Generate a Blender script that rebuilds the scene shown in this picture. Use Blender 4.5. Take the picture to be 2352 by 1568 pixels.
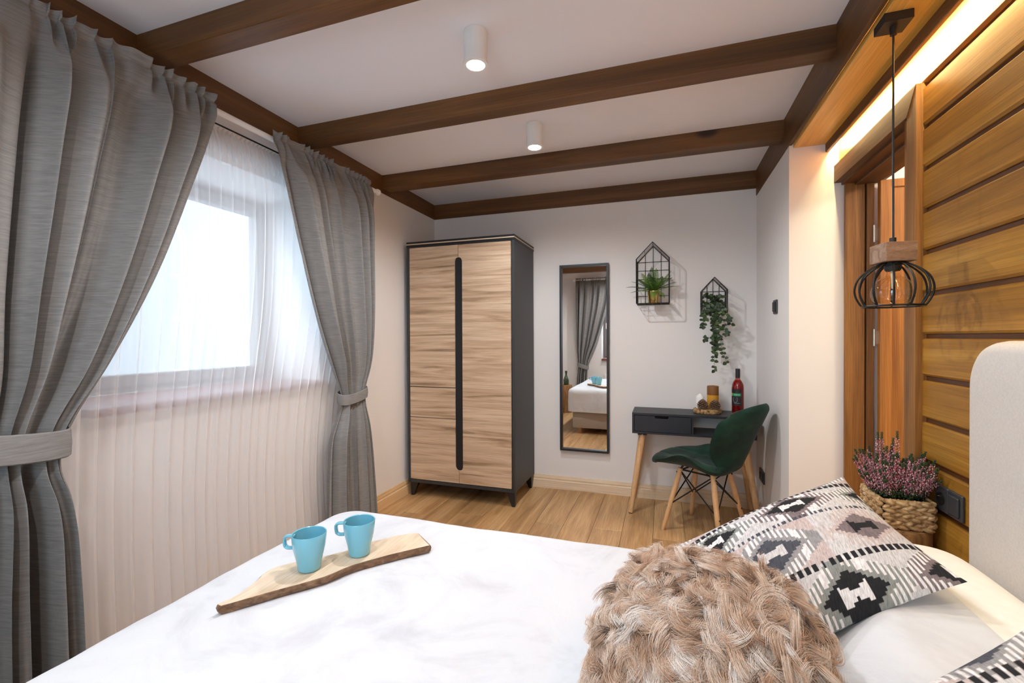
import bpy, bmesh, math, random
import numpy as np
from mathutils import Vector, Matrix, noise as mnoise
random.seed(7); RNG = np.random.default_rng(7)
PI = math.pi; R = math.radians
S = bpy.context.scene; COL = S.collection
for o in list(bpy.data.objects): bpy.data.objects.remove(o)

def lin(*c):
    return tuple(((v/255)/12.92 if v/255 <= .04045 else ((v/255+.055)/1.055)**2.4) for v in c)

# ------------------------------------------------------------------ camera
cam = bpy.data.cameras.new('camera'); camo = bpy.data.objects.new('camera', cam); COL.objects.link(camo)
cam.sensor_width = 36; cam.lens = 36*1037.55/2352; cam.clip_start = .02
yaw, pitch, roll = .3252, -.0085, -.0044
_cy,_sy,_cp,_sp,_cr,_sr = math.cos(yaw),math.sin(yaw),math.cos(pitch),math.sin(pitch),math.cos(roll),math.sin(roll)
_R = Matrix(((_cr,0,_sr),(0,1,0),(-_sr,0,_cr))) @ Matrix(((1,0,0),(0,_cp,_sp),(0,-_sp,_cp))) @ Matrix(((_cy,_sy,0),(-_sy,_cy,0),(0,0,1)))
_r, _f, _u = _R[0], _R[1], _R[2]
camo.matrix_world = Matrix(((_r[0],_u[0],-_f[0],0),(_r[1],_u[1],-_f[1],0),(_r[2],_u[2],-_f[2],1.25),(0,0,0,1)))
S.camera = camo
# ------------------------------------------------------------------ world and exposure
wd = bpy.data.worlds.new('world'); S.world = wd; wd.use_nodes = True
bg = wd.node_tree.nodes['Background']; bg.inputs[0].default_value = (.66,.82,1.0,1); bg.inputs[1].default_value = 4.8
S.view_settings.view_transform = 'Standard'; S.view_settings.look = 'None'
S.view_settings.gamma = 1; S.view_settings.use_curve_mapping = False; S.view_settings.exposure = 0.80
SPOT_W = 29.0; LED_E = 125.0; HALL_W = 26.0
S.cycles.max_bounces = 10; S.cycles.diffuse_bounces = 6; S.cycles.transparent_max_bounces = 24; S.cycles.sample_clamp_indirect = 6

# ------------------------------------------------------------------ materials
MATS = {}
class NT:
    def __init__(s, name):
        s.m = bpy.data.materials.new(name); s.m.use_nodes = True; s.t = s.m.node_tree
        s.b = s.t.nodes['Principled BSDF']; s.out = s.t.nodes['Material Output']; MATS[name] = s.m
    def n(s, typ, **k):
        nd = s.t.nodes.new(typ)
        for a, v in k.items():
            if a.startswith('i_'):
                key = a[2:]; key = int(key) if key.isdigit() else key.replace('_', ' ')
                nd.inputs[key].default_value = v
            else: setattr(nd, a, v)
        return nd
    def l(s, a, b): s.t.links.new(a, b)
    def ramp(s, fac, stops):
        r = s.n('ShaderNodeValToRGB'); e = r.color_ramp.elements
        while len(e) < len(stops): e.new(.5)
        for el, (p, c) in zip(e, stops): el.position = p; el.color = (*c[:3], 1)
        s.l(fac, r.inputs[0]); return r.outputs[0]
    def mix(s, fac, a, b, mode='MIX'):
        x = s.n('ShaderNodeMix', data_type='RGBA', blend_type=mode)
        for sock, v in ((x.inputs[0], fac), (x.inputs[6], a), (x.inputs[7], b)):
            if hasattr(v, 'links'): s.l(v, sock)
            elif isinstance(v, (int, float)): sock.default_value = v
            else: sock.default_value = (*v[:3], 1)
        return x.outputs[2]
    def math(s, op, a, b=0):
        x = s.n('ShaderNodeMath', operation=op)
        for i, v in enumerate((a, b)):
            if hasattr(v, 'links'): s.l(v, x.inputs[i])
            else: x.inputs[i].default_value = v
        return x.outputs[0]
    def bump(s, h, strength=.2, dist=.01):
        x = s.n('ShaderNodeBump', i_Strength=strength, i_Distance=dist); s.l(h, x.inputs['Height']); s.l(x.outputs[0], s.b.inputs['Normal'])
    def set(s, **k):
        for a, v in k.items(): s.b.inputs[a.replace('_', ' ')].default_value = v
        return s
def plain(name, c, rough=.6, metal=0, **k):
    t = NT(name); t.set(Base_Color=(*c, 1), Roughness=rough, Metallic=metal, **k)
    nz = t.n('ShaderNodeTexNoise', i_Scale=60.0); t.bump(nz.outputs[0], .04, .002); return t.m
def wood(name, cols, axis='X', along=.7, across=9., rough=.45, rnd=.18, grain=.35, knots=.0, kcol=(.05,.02,.008), kscale=2.6, bump=.12, dist=.9, spec=.5):
    t = NT(name); t.set(Roughness=rough); t.b.inputs['Specular IOR Level'].default_value = spec
    tc = t.n('ShaderNodeTexCoord'); oi = t.n('ShaderNodeObjectInfo')
    off = t.n('ShaderNodeVectorMath', operation='SCALE'); off.inputs[0].default_value = (13.1, 7.7, 5.3); t.l(oi.outputs['Random'], off.inputs['Scale'])
    ad = t.n('ShaderNodeVectorMath', operation='ADD'); t.l(tc.outputs['Object'], ad.inputs[0]); t.l(off.outputs[0], ad.inputs[1])
    def mp(a, c):
        m = t.n('ShaderNodeMapping'); sc = [c]*3; sc['XYZ'.index(axis)] = a; m.inputs['Scale'].default_value = sc; t.l(ad.outputs[0], m.inputs[0]); return m.outputs[0]
    n1 = t.n('ShaderNodeTexNoise', i_Scale=1.0, i_Detail=6.0, i_Roughness=.6, i_Distortion=dist); t.l(mp(along, across), n1.inputs['Vector'])
    k = len(cols); c = t.ramp(n1.outputs[0], [(.28+.44*i/(k-1), q) for i, q in enumerate(cols)])
    n2 = t.n('ShaderNodeTexNoise', i_Scale=1.0, i_Detail=3.0, i_Roughness=.7); t.l(mp(along*5, across*22), n2.inputs['Vector'])
    g = t.ramp(n2.outputs[0], [(.3, (1-grain,)*3), (.62, (1.08,)*3)])
    c = t.mix(1, c, g, 'MULTIPLY')
    if knots:
        v = t.n('ShaderNodeTexVoronoi', i_Scale=1.0, i_Randomness=1.0); t.l(mp(kscale*.55, kscale), v.inputs['Vector'])
        kf = t.ramp(v.outputs['Distance'], [(.0, (1,)*3), (knots*.55, (.85,)*3), (knots, (0,)*3)])
        c = t.mix(kf, c, kcol)
    br = t.math('ADD', t.math('MULTIPLY', oi.outputs['Random'], rnd*2), 1-rnd)
    cb = t.n('ShaderNodeCombineColor')
    for i in range(3): t.l(br, cb.inputs[i])
    c = t.mix(1, c, cb.outputs[0], 'MULTIPLY')
    t.l(c, t.b.inputs['Base Color'])
    if bump: t.bump(n2.outputs[0], bump, .003)
    return t.m

m_wall = plain('white_paint', lin(229,224,220), .85)
m_ceil = plain('ceiling_paint', lin(240,237,240), .9)
m_black = plain('black_lacquer', lin(28,28,31), .45)
m_blackmetal = plain('black_metal', lin(20,20,21), .4, .3)
m_anthracite = plain('anthracite', lin(50,51,54), .5)
m_desk = plain('desk_dark', lin(35,36,43), .45)
m_white = plain('white_plastic', lin(238,236,232), .4)
m_brass = plain('brass', lin(206,176,110), .25, 1.0)
m_steel = plain('steel', lin(200,195,185), .3, 1.0)
m_darkplastic = plain('dark_plastic', lin(58,58,60), .4)
m_darkhole = plain('socket_dark', lin(22,22,23), .5)
m_beamY = wood('beam_wood_lengthwise', [lin(66,40,14), lin(98,62,25), lin(122,80,36)], 'Y', .5, 7, .5, .12, .3, .10, lin(38,18,8), 2.4)
m_beamX = wood('beam_wood_crosswise', [lin(70,42,16), lin(104,66,28), lin(128,84,40)], 'X', .5, 7, .5, .12, .3, .10, lin(38,18,8), 2.4)
m_plank = wood('honey_plank', [lin(124,80,18), lin(160,109,34), lin(188,138,56)], 'Y', .55, 8, .42, .10, .28, .10, lin(84,44,16), 2.6)
m_soffit = wood('soffit_wood', [lin(188,138,50), lin(212,164,72), lin(228,184,100)], 'Y', .5, 6, .35, .06, .2, .07, lin(84,44,16), 1.9)
m_frameV = wood('frame_wood_upright', [lin(90,54,20), lin(138,90,38), lin(168,116,58)], 'Z', .8, 14, .5, .10, .4, .07, lin(60,30,14), 3)
m_lintel = wood('frame_wood_level', [lin(70,42,20), lin(104,66,34), lin(132,90,52)], 'Y', .8, 14, .55, .08, .45, .07, lin(60,30,14), 3)
m_doorw = wood('door_wood', [lin(140,84,30), lin(180,118,50), lin(206,146,74)], 'Z', .7, 14, .45, .05, .35, .06, lin(70,34,14), 2.5)
m_floor = wood('oak_floor', [lin(150,110,68), lin(184,144,98), lin(206,168,122)], 'Y', .9, 10, .42, .2, .34, .07, lin(104,66,34), 3.2, .06)
m_base = wood('pine_skirting', [lin(206,178,142), lin(228,204,172), lin(236,218,192)], 'X', .8, 12, .5, .04, .2, .06, lin(140,92,62), 3.0)
m_baseY = wood('pine_skirting_lengthwise', [lin(196,156,108), lin(222,186,138), lin(232,200,158)], 'Y', .8, 12, .5, .04, .2, .06, lin(140,92,62), 3.0)
m_ward = wood('wardrobe_oak', [lin(122,96,72), lin(184,154,124), lin(206,178,150), lin(216,192,166)], 'X', .9, 17, .45, .03, .26, .06, lin(96,70,48), 2.2, .03, 1.6)
m_legs = wood('leg_beech', [lin(188,140,92), lin(214,170,122), lin(226,188,144)], 'Z', 1.2, 22, .45, .05, .2)
m_board = wood('live_edge_board', [lin(196,168,138), lin(218,196,168), lin(230,212,190)], 'Y', 2.0, 12, .6, .02, .15, .07, lin(150,110,76), 4)
m_bark = wood('board_bark', [lin(84,58,40), lin(128,96,70), lin(160,126,96)], 'Y', 6, 60, .8, .02, .4, bump=.5)
m_stump = wood('stump_bark', [lin(96,64,34), lin(150,106,62), lin(182,136,84)], 'Z', 3, 30, .8, .1, .4, bump=.5)
m_block = wood('lamp_block', [lin(112,80,56), lin(150,116,92), lin(176,146,124)], 'X', 4, 30, .7, .1, .3, .1, lin(60,40,26), 9)

def fabric(name, c1, c2, sx=(6,6,160), rough=.9, bump=.25, sheen=.0, dist=.002):
    t = NT(name); t.set(Roughness=rough); t.b.inputs['Sheen Weight'].default_value = sheen; t.b.inputs['Specular IOR Level'].default_value = .2
    tc = t.n('ShaderNodeTexCoord'); mp = t.n('ShaderNodeMapping'); mp.inputs['Scale'].default_value = sx; t.l(tc.outputs['Object'], mp.inputs[0])
    n1 = t.n('ShaderNodeTexNoise', i_Scale=1.0, i_Detail=4.0, i_Roughness=.65); t.l(mp.outputs[0], n1.inputs['Vector'])
    t.l(t.ramp(n1.outputs[0], [(.3, c1), (.7, c2)]), t.b.inputs['Base Color']); t.bump(n1.outputs[0], bump, dist); return t.m
m_curtain = fabric('grey_linen', lin(120,117,115), lin(144,141,138), (14,14,260), bump=.10)
m_headboard = fabric('cream_upholstery', lin(198,190,182), lin(210,202,194), (180,180,180), bump=.15)
m_bedbase = fabric('greige_upholstery', lin(168,158,148), lin(182,172,162), (180,180,180))
m_sheet = fabric('white_cotton', lin(236,232,224), lin(242,239,232), (30,30,30), bump=.05)
m_velvet = fabric('green_velvet', lin(4,22,17), lin(24,60,46), (9,9,9), .8, .15, .12, .004)
t = NT('white_fleece'); t.set(Roughness=.95); t.b.inputs['Specular IOR Level'].default_value = .1
tc = t.n('ShaderNodeTexCoord'); n1 = t.n('ShaderNodeTexNoise', i_Scale=3.2, i_Detail=7.0, i_Roughness=.62, i_Distortion=1.2); t.l(tc.outputs['Object'], n1.inputs['Vector'])
t.l(t.ramp(n1.outputs[0], [(.34, lin(201,202,207)), (.5, lin(215,217,221)), (.7, lin(219,221,224))]), t.b.inputs['Base Color'])
n2 = t.n('ShaderNodeTexNoise', i_Scale=7.0, i_Detail=6.0, i_Roughness=.6, i_Distortion=1.0); t.l(tc.outputs['Object'], n2.inputs['Vector']); t.bump(n2.outputs[0], .35, .012); m_fleece = t.m

t = NT('sheer_voile')
tr = t.n('ShaderNodeBsdfTransparent'); tl = t.n('ShaderNodeBsdfTranslucent'); df = t.n('ShaderNodeBsdfDiffuse')
tl.inputs[0].default_value = (.93,.92,.93,1); df.inputs[0].default_value = (.92,.90,.89,1)
m1 = t.n('ShaderNodeMixShader', i_0=.45); t.l(df.outputs[0], m1.inputs[1]); t.l(tl.outputs[0], m1.inputs[2])
lw = t.n('ShaderNodeLayerWeight', i_Blend=.35); fac = t.math('ADD', t.math('MULTIPLY', lw.outputs['Facing'], .28), .54); fac = t.math('MINIMUM', fac, .9)
m2 = t.n('ShaderNodeMixShader'); t.l(fac, m2.inputs[0]); t.l(tr.outputs[0], m2.inputs[1]); t.l(m1.outputs[0], m2.inputs[2]); t.l(m2.outputs[0], t.out.inputs[0]); m_sheer = t.m

def glassy(name, tint, gl=.06):
    t = NT(name); tr = t.n('ShaderNodeBsdfTransparent'); tr.inputs[0].default_value = (*tint, 1); gs = t.n('ShaderNodeBsdfGlossy', i_Roughness=.02)
    fr = t.n('ShaderNodeLayerWeight', i_Blend=.5); f = t.math('ADD', t.math('MULTIPLY', t.math('POWER', fr.outputs['Facing'], 4.0), .55), gl); mx = t.n('ShaderNodeMixShader')
    t.l(f, mx.inputs[0]); t.l(tr.outputs[0], mx.inputs[1]); t.l(gs.outputs[0], mx.inputs[2]); t.l(mx.outputs[0], t.out.inputs[0]); return t.m
m_pane = glassy('window_glass', (.95,.97,.97)); m_bulb = glassy('amber_glass', (.97,.90,.76), .09)
m_wine = glassy('rose_wine', (.80,.38,.34), .05)
t = NT('mirror_glass'); t.set(Base_Color=(.93,.93,.92,1), Metallic=1.0, Roughness=.0); m_mirror = t.m
def emit(name, c, e):
    t = NT(name); t.b.inputs['Base Color'].default_value = (*c, 1); t.b.inputs['Emission Color'].default_value = (*c, 1); t.b.inputs['Emission Strength'].default_value = e; return t.m
m_lens = emit('lit_lens', (1,.93,.82), 60.0); m_led = emit('led_tape', (1,.81,.42), LED_E)
m_mug = plain('turquoise_glaze', lin(116,184,203), .15, 0, Coat_Weight=.5)
m_frameglass = plain('window_frame_paint', lin(120,112,108), .5)
m_sillm = plain('sill_red_brown', lin(124,58,48), .4)
m_plaster = plain('outside_plaster', lin(150,150,150), .9)
m_snow = plain('outside_ground', lin(205,208,210), .9)

# ------------------------------------------------------------------ mesh helpers
def wm(o):
    m = o.matrix_basis.copy()
    return wm(o.parent) @ m if o.parent else m
def fin(name, me, mat, parent=None, smooth=False, kind=None, label=None):
    o = bpy.data.objects.new(name, me); COL.objects.link(o)
    if smooth: me.shade_smooth(); me.set_sharp_from_angle(angle=R(40))
    for mm in (mat if isinstance(mat, (list, tuple)) else [mat]):
        if mm: me.materials.append(mm)
    if parent is not None:
        o.parent = parent; me.transform(wm(parent).inverted())
    else:
        co = np.array([v.co for v in me.vertices]); lo, hi = co.min(0), co.max(0)
        p = Vector(((lo[0]+hi[0])/2, (lo[1]+hi[1])/2, lo[2])); o.location = p; me.transform(Matrix.Translation(-p))
    if kind: o['kind'] = kind
    if label: o['label'] = label
    return o
def obj(name, bm, mat, parent=None, smooth=False, kind=None, label=None):
    me = bpy.data.meshes.new(name); bm.to_mesh(me); bm.free()
    return fin(name, me, mat, parent, smooth, kind, label)
def nmesh(name, V, F, mat, parent=None, smooth=True, kind=None, label=None):
    me = bpy.data.meshes.new(name); me.from_pydata([tuple(map(float, v)) for v in V], [], [tuple(map(int, f)) for f in F]); me.update()
    return fin(name, me, mat, parent, smooth, kind, label)
def thing(name, label, cat, loc=(0,0,0), rotz=0, group=None):
    o = bpy.data.objects.new(name, None); COL.objects.link(o); o.location = loc; o.rotation_euler = (0,0,rotz); o.empty_display_size = .05
    return tag(o, label, cat, group)
def tag(o, label, cat, group=None):
    o['label'] = label; o['category'] = cat
    if group: o['group'] = group
    return o
def struct(o, label=None):
    o['kind'] = 'structure'
    if label: o['label'] = label
    return o
def sempty(name, loc, label=None):
    o = bpy.data.objects.new(name, None); COL.objects.link(o); o.location = loc; return struct(o, label)
def B(): return bmesh.new()
def box(bm, x0, x1, y0, y1, z0, z1, bev=0, seg=1):
    r = bmesh.ops.create_cube(bm, size=1); vs = r['verts']
    for v in vs: v.co = Vector(((x0+x1)/2+v.co.x*(x1-x0), (y0+y1)/2+v.co.y*(y1-y0), (z0+z1)/2+v.co.z*(z1-z0)))
    if bev:
        es = list({e for v in vs for e in v.link_edges}); bmesh.ops.bevel(bm, geom=es, offset=bev, segments=seg, affect='EDGES', profile=.5)
    return bm
def frame_at(d):
    d = d.normalized(); a = Vector((0,0,1)) if abs(d.z) < .95 else Vector((1,0,0)); u = d.cross(a).normalized(); return u, d.cross(u).normalized()
def tube(bm, pts, r, n=8, closed=False, cap=True):
    pts = [Vector(p) for p in pts]; m = len(pts); rs = r if isinstance(r, (list, tuple)) else [r]*m; rings = []; u = None
    for i, p in enumerate(pts):
        a = pts[(i-1) % m] if (i > 0 or closed) else p; b = pts[(i+1) % m] if (i < m-1 or closed) else p
        d = (b-a).normalized()
        if u is None: u, _ = frame_at(d)
        u = (u-d*u.dot(d)).normalized(); w = d.cross(u)
        rings.append([bm.verts.new(p+(u*math.cos(2*PI*k/n)+w*math.sin(2*PI*k/n))*rs[i]) for k in range(n)])
    for i in range(m if closed else m-1):
        A, Bq = rings[i], rings[(i+1) % m]
        for k in range(n): bm.faces.new((A[k], A[(k+1) % n], Bq[(k+1) % n], Bq[k]))
    if cap and not closed:
        bm.faces.new(rings[0][::-1]); bm.faces.new(rings[-1])
    bmesh.ops.recalc_face_normals(bm, faces=bm.faces); return bm
def lathe(bm, prof, n=32, c=(0,0,0), sy=1.0):
    rings = []
    for r, z in prof:
        if r < 1e-5: rings.append([bm.verts.new((c[0], c[1], c[2]+z))])
        else: rings.append([bm.verts.new((c[0]+r*math.cos(2*PI*k/n), c[1]+sy*r*math.sin(2*PI*k/n), c[2]+z)) for k in range(n)])
    for A, Bq in zip(rings, rings[1:]):
        for k in range(n):
            k2 = (k+1) % n
            if len(A) == 1 and len(Bq) == 1: continue
            if len(A) == 1: bm.faces.new((A[0], Bq[k2], Bq[k]))
            elif len(Bq) == 1: bm.faces.new((A[k], A[k2], Bq[0]))
            else: bm.faces.new((A[k], A[k2], Bq[k2], Bq[k]))
    bmesh.ops.recalc_face_normals(bm, faces=bm.faces); return bm
def prism(bm, poly, axis, lo, hi, bev=0):
    def P(a, b, t): return {'Z': (a, b, t), 'Y': (a, t, b), 'X': (t, a, b)}[axis]
    A = [bm.verts.new(P(a, b, lo)) for a, b in poly]; Bq = [bm.verts.new(P(a, b, hi)) for a, b in poly]; n = len(poly)
    bm.faces.new(A); bm.faces.new(Bq[::-1])
    for i in range(n): bm.faces.new((A[i], Bq[i], Bq[(i+1) % n], A[(i+1) % n]))
    bmesh.ops.recalc_face_normals(bm, faces=bm.faces); return bm
def smooth(pts, k=4):
    P = [Vector(p) for p in pts]; out = []
    for i in range(len(P)-1):
        p0, p1, p2, p3 = P[max(i-1, 0)], P[i], P[i+1], P[min(i+2, len(P)-1)]
        for j in range(k):
            q = j/k; out.append(.5*((2*p1)+(p2-p0)*q+(2*p0-5*p1+4*p2-p3)*q*q+(3*p1-p0-3*p2+p3)*q**3))
    return out+[P[-1]]
def smooth2(prof, k=4): return [(max(p.x, 0), p.y) for p in smooth([(a, b, 0) for a, b in prof], k)]
def gridf(nu, nv, wrapu=False):
    F = []
    for i in range(nu if wrapu else nu-1):
        for j in range(nv-1):
            a = i*nv+j; b = ((i+1) % nu)*nv+j; F.append((a, b, b+1, a+1))
    return F
def sheet(name, P, mat, parent=None, kind=None, label=None):
    nu, nv, _ = P.shape; return nmesh(name, P.reshape(-1, 3), gridf(nu, nv), mat, parent, True, kind, label)
def dup(root, loc=None, rotz=None, label=None, link_children=True):
    r = root.copy(); COL.objects.link(r)
    if loc is not None: r.location = loc
    if rotz is not None: r.rotation_euler = (0,0,rotz)
    if label: r['label'] = label
    for ch in list(root.children):
        c = ch.copy(); COL.objects.link(c); c.parent = r
        for g in list(ch.children):
            d = g.copy(); COL.objects.link(d); d.parent = c
    return r

# ------------------------------------------------------------------ room dimensions
XL, XR, XW, YB, YC, H, YN = -1.97, .632, .856, 3.66, 2.763, 2.448, -.82
XJ = .899                       # inner plane of the door wall behind the planks
WY0, WY1, WZ0, WZ1, WX = 1.03, 2.21, 1.0, 2.085, -2.4
# floor
fl = struct(obj('floor', box(B(), XL-.05, 3.0, YN-.05, YB+.05, -.06, -.012), m_floor), 'light oak board floor of the bedroom')
w, L = .19, 1.28; i = 0; x = XL
while x < XW-.01:
    x1 = min(x+w, XJ+.02); y = YN - random.random()*L
    while y < YB:
        y0, y1 = max(y, YN), min(y+L, YB)
        if y1-y0 > .02: obj('floor_board', box(B(), x+.0006, x1-.0006, y0+.0006, y1-.0006, -.012, 0, .0015), m_floor, fl)
        y += L
    x = x1; i += 1
struct(obj('ceiling', box(B(), XL-.05, 3.0, YN-.05, YB+.05, H, H+.1), m_ceil), 'plain white ceiling between brown beams')
struct(obj('wall_back', box(B(), XL-.6, 3.0, YB, YB+.15, -.05, H), m_wall), 'white back wall')
bm = B(); RX0, RX1, RZ0, RZ1 = -1.10, .10, .87, 2.085
for a, b in ((XL-.6, RX0), (RX1, 3.0)): box(bm, a, b, YN-.3, YN, -.05, H)
box(bm, RX0, RX1, YN-.3, YN, -.05, RZ0-.03); box(bm, RX0, RX1, YN-.3, YN, RZ1, H)
struct(obj('wall_rear', bm, m_wall), 'white window wall behind the camera, seen in the mirror')
# left wall with two window openings
bm = B(); ys = [YN-.1, WY0, WY1, YB+.1]
for a, b in ((0,1),(2,3)): box(bm, WX-.05, XL, ys[a], ys[b], -.05, H)
box(bm, WX-.05, XL, ys[1], ys[2], -.05, WZ0-.03); box(bm, WX-.05, XL, ys[1], ys[2], WZ1, H)
struct(obj('wall_left', bm, m_wall), 'cream white window wall')
# white pier beside the door
struct(obj('wall_pier', box(B(), XR, 1.05, YC, YB+.02, -.05, H), m_wall), 'white wall corner beside the wooden door')
# right wall: cladding boards on a backing, door opening YD0..YC
YD0 = 2.09
bm = B(); box(bm, XW+.012, XJ+.15, YN, YD0, -.05, H); box(bm, XW+.012, XJ+.15, YD0-.001, YC+.001, 2.03, H)
wr = struct(obj('wall_right', bm, wood('cladding_backing', [lin(70,38,14), lin(92,52,20)], 'Y')), 'honey brown timber clad wall behind the headboard')
def plank_bm2(y0, y1, zt, h=.146):
    g = .017; zb = zt-h+g; bm = B(); poly = [(XW+.014, zb), (XW+.007, zb), (XW, zb+.007), (XW, zt-.005), (XW+.005, zt), (XW+.014, zt)]
    A = [bm.verts.new((a, y0, b)) for a, b in poly]; C = [bm.verts.new((a, y1, b)) for a, b in poly]; n = len(poly)
    bm.faces.new(A); bm.faces.new(C[::-1])
    for i in range(n): bm.faces.new((A[i], C[i], C[(i+1) % n], A[(i+1) % n]))
    bmesh.ops.recalc_face_normals(bm, faces=bm.faces); return bm
zt = 1.677
tops = [1.677+.1455*k for k in range(-11, 6)]
for z in tops:
    if z > .12:
        far = YC-.001 if z > 2.18 else 1.957
        if z > 2.02 and z < 2.18: far = 1.957
        obj('plank', plank_bm2(YN, far, min(z, H)), m_plank, wr)
# baseboards
def skirt(x0, x1, y0, y1, ax, mat, nm, z=.105):
    bm = B()
    if ax == 'X':  prism(bm, [(y1, 0), (y0, 0), (y0, z*.62), (y0+.006, z*.68), (y0+.004, z*.80), (y0+.010, z), (y1, z)], 'X', x0, x1)
    else: prism(bm, [(x0, 0), (x1, 0), (x1, z*.62), (x1-.006, z*.68), (x1-.004, z*.80), (x1-.010, z), (x0, z)], 'Y', y0, y1)
    return struct(obj(nm, bm, mat))
skirt(XL, XR, YB-.02, YB, 'X', m_base, 'baseboard_back')['label'] = 'pale pine skirting along the white back wall'
skirt(XL, XL+.02, YN, YB-.02, 'Y', m_baseY, 'baseboard_left', .112)['label'] = 'pale pine skirting under the window wall'
# beams
def beam(nm, x0, x1, y0, y1, z0, z1, mat, label):
    return struct(obj(nm, box(B(), x0, x1, y0, y1, z0, z1, .003), mat), label)
beam('trim_1', XL-.03, XL+.004, YN, YB, 2.318, H+.01, m_beamY, 'brown wall beam along the top of the window wall')
beam('trim_2', XL, XR, YB-.006, YB+.03, 2.318, H+.01, m_beamX, 'brown wall beam across the top of the back wall')
beam('trim_3', XR-.004, XR+.014, YN, YB, 2.265, H+.01, m_beamY, 'brown long beam beside the lit wooden soffit')
for k, (y0, y1) in enumerate(((1.2246,1.315),(2.051,2.14),(2.857,2.965),(.40,.49),(-.42,-.33))):
    beam('trim_%d' % (4+k), XL, XR, y0, y1, 2.352, H+.01, m_beamX, ['brown cross beam nearest the bed', 'brown cross beam between the two spotlights', 'brown cross beam beyond the second spotlight', 'brown cross beam overhead', 'brown cross beam behind the bed'][k])
# soffit with lip and LED tape
struct(obj('trim_10', box(B(), XR+.019, .800, YN, YC, 2.25, 2.275, .002), m_soffit), 'honey wooden soffit board over the bed head')
struct(obj('trim_11', box(B(), .796, .815, YN, YC-.001, 2.207, 2.30, .003), m_lintel), 'wooden lip hiding the light strip')
tag(obj('led_strip', box(B(), .8165, .8225, -.25, YC-.01, 2.222, 2.244), m_led), 'glowing warm light strip behind the wooden ceiling lip', 'light')
# ------------------------------------------------------------------ door (opening to the hall)
d1 = sempty('door_1', (XJ, YC, 0), 'wooden doorway with the door swung open into the hall')
obj('lintel', prism(B(), [(2.0222,2.043),(YC-.001,2.043),(YC-.001,2.131),(1.9572,2.131)], 'X', .835, XJ+.12), m_lintel, d1)
obj('casing', prism(B(), [(1.957,0),(2.0218,0),(2.0218,2.0425),(1.957,2.1305)], 'X', .836, XJ+.13), m_frameV, d1)
obj('inner_jamb', box(B(), .845, XJ+.14, 2.022, 2.06, 0, 2.043, .002), m_frameV, d1)
obj('door_post', box(B(), XJ-.02, .963, YC-.022, YC, 0, 2.043, .002), m_frameV, d1)
obj('door_stop', box(B(), .969, 1.0, YC-.03, YC, 0, 2.043, .002), m_frameV, d1)
obj('head_jamb', box(B(), XJ+.02, 1.02, 2.06, YC-.02, 2.018, 2.046, .002), m_lintel, d1)
bm = B(); box(bm, 1.012, 1.06, 2.70, 2.735, .01, 2.02, .003); obj('door_stile', bm, m_doorw, d1)
obj('door_panel', box(B(), 1.055, 1.60, 2.708, 2.73, .10, 2.0, .002), m_doorw, d1)
obj('door_rail', box(B(), 1.055, 1.62, 2.70, 2.735, 1.98, 2.02, .003), m_doorw, d1)
for z in (1.72, 1.20, .35):
    hb = B(); tube(hb, [(.998,2.728,z), (.998,2.728,z+.085)], .006, 10); box(hb, .999, 1.014, 2.726, 2.730, z+.01, z+.075); hg = obj('hinge', hb, m_steel, d1, True)
# hall behind the door
struct(obj('wall_hall', box(B(), 1.05, 2.6, 2.95, 3.05, -.05, H), m_wall), 'white wall of the hall seen through the doorway')
struct(obj('wall_hall_end', box(B(), 2.5, 2.6, YN, 3.0, -.05, H), m_wall), 'white end wall of the hall')
struct(obj('wall_hall_side', box(B(), XJ+.15, 2.6, 1.0, 1.1, -.05, H), m_wall), 'white side wall of the hall')
hl = bpy.data.lights.new('hall_fill', 'POINT'); hl.energy = HALL_W; hl.color = (1,.86,.66); hl.shadow_soft_size = .08  # unseen point light added to brighten the hall wall above the open door
ho = bpy.data.objects.new('hall_fill_light', hl); COL.objects.link(ho); ho.location = (1.9, 2.2, 2.3)

# ------------------------------------------------------------------ windows
def window(n, lab, f, l0, l1, z0, z1, depth):
    # f(d, l, z): point at depth d from the inner wall face (negative is outward), l along the wall
    w = sempty('window_%d' % n, f(-depth, (l0+l1)/2, z0), lab)
    def bx(bm, d0, d1, a, b, c, d, bev=.004):
        p, q = f(d0, a, c), f(d1, b, d); box(bm, min(p[0],q[0]), max(p[0],q[0]), min(p[1],q[1]), max(p[1],q[1]), c, d, bev)
    def rim(nm, a, b, c, d, t, d0, d1):
        bm = B(); bx(bm, d0, d1, a, a+t, c, d); bx(bm, d0, d1, b-t, b, c, d); bx(bm, d0, d1, a+t, b-t, c, c+t); bx(bm, d0, d1, a+t, b-t, d-t, d); return obj(nm, bm, m_frameglass, w)
    rim('window_frame', l0, l1, z0, z1, .045, -depth-.04, -depth+.02); rim('sash', l0+.03, l1-.03, z0+.03, z1-.03, .055, -depth-.03, -depth+.045)
    bm = B(); bx(bm, -depth-.004, -depth+.004, l0+.08, l1-.08, z0+.08, z1-.08, 0); obj('pane', bm, m_pane, w)
    bm = B(); bx(bm, -depth+.02, .055, l0, l1, z0-.03, z0, .006); obj('window_sill', bm, m_sillm, w)
    obj('handle', tube(B(), [f(-depth+.06, l0+.06, 1.5), f(-depth+.085, l0+.06, 1.5), f(-depth+.085, l0+.06, 1.40)], .009, 8), m_white, w, True)
    return w
window(1, 'window with dark frame behind the sheer curtain', lambda d, l, z: (XL+d, l, z), WY0, WY1, WZ0, WZ1, XL-WX)
window(2, 'window of the rear wall, seen in the mirror', lambda d, l, z: (l, YN+d, z), RX0, RX1, RZ0, RZ1, .25)
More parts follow.
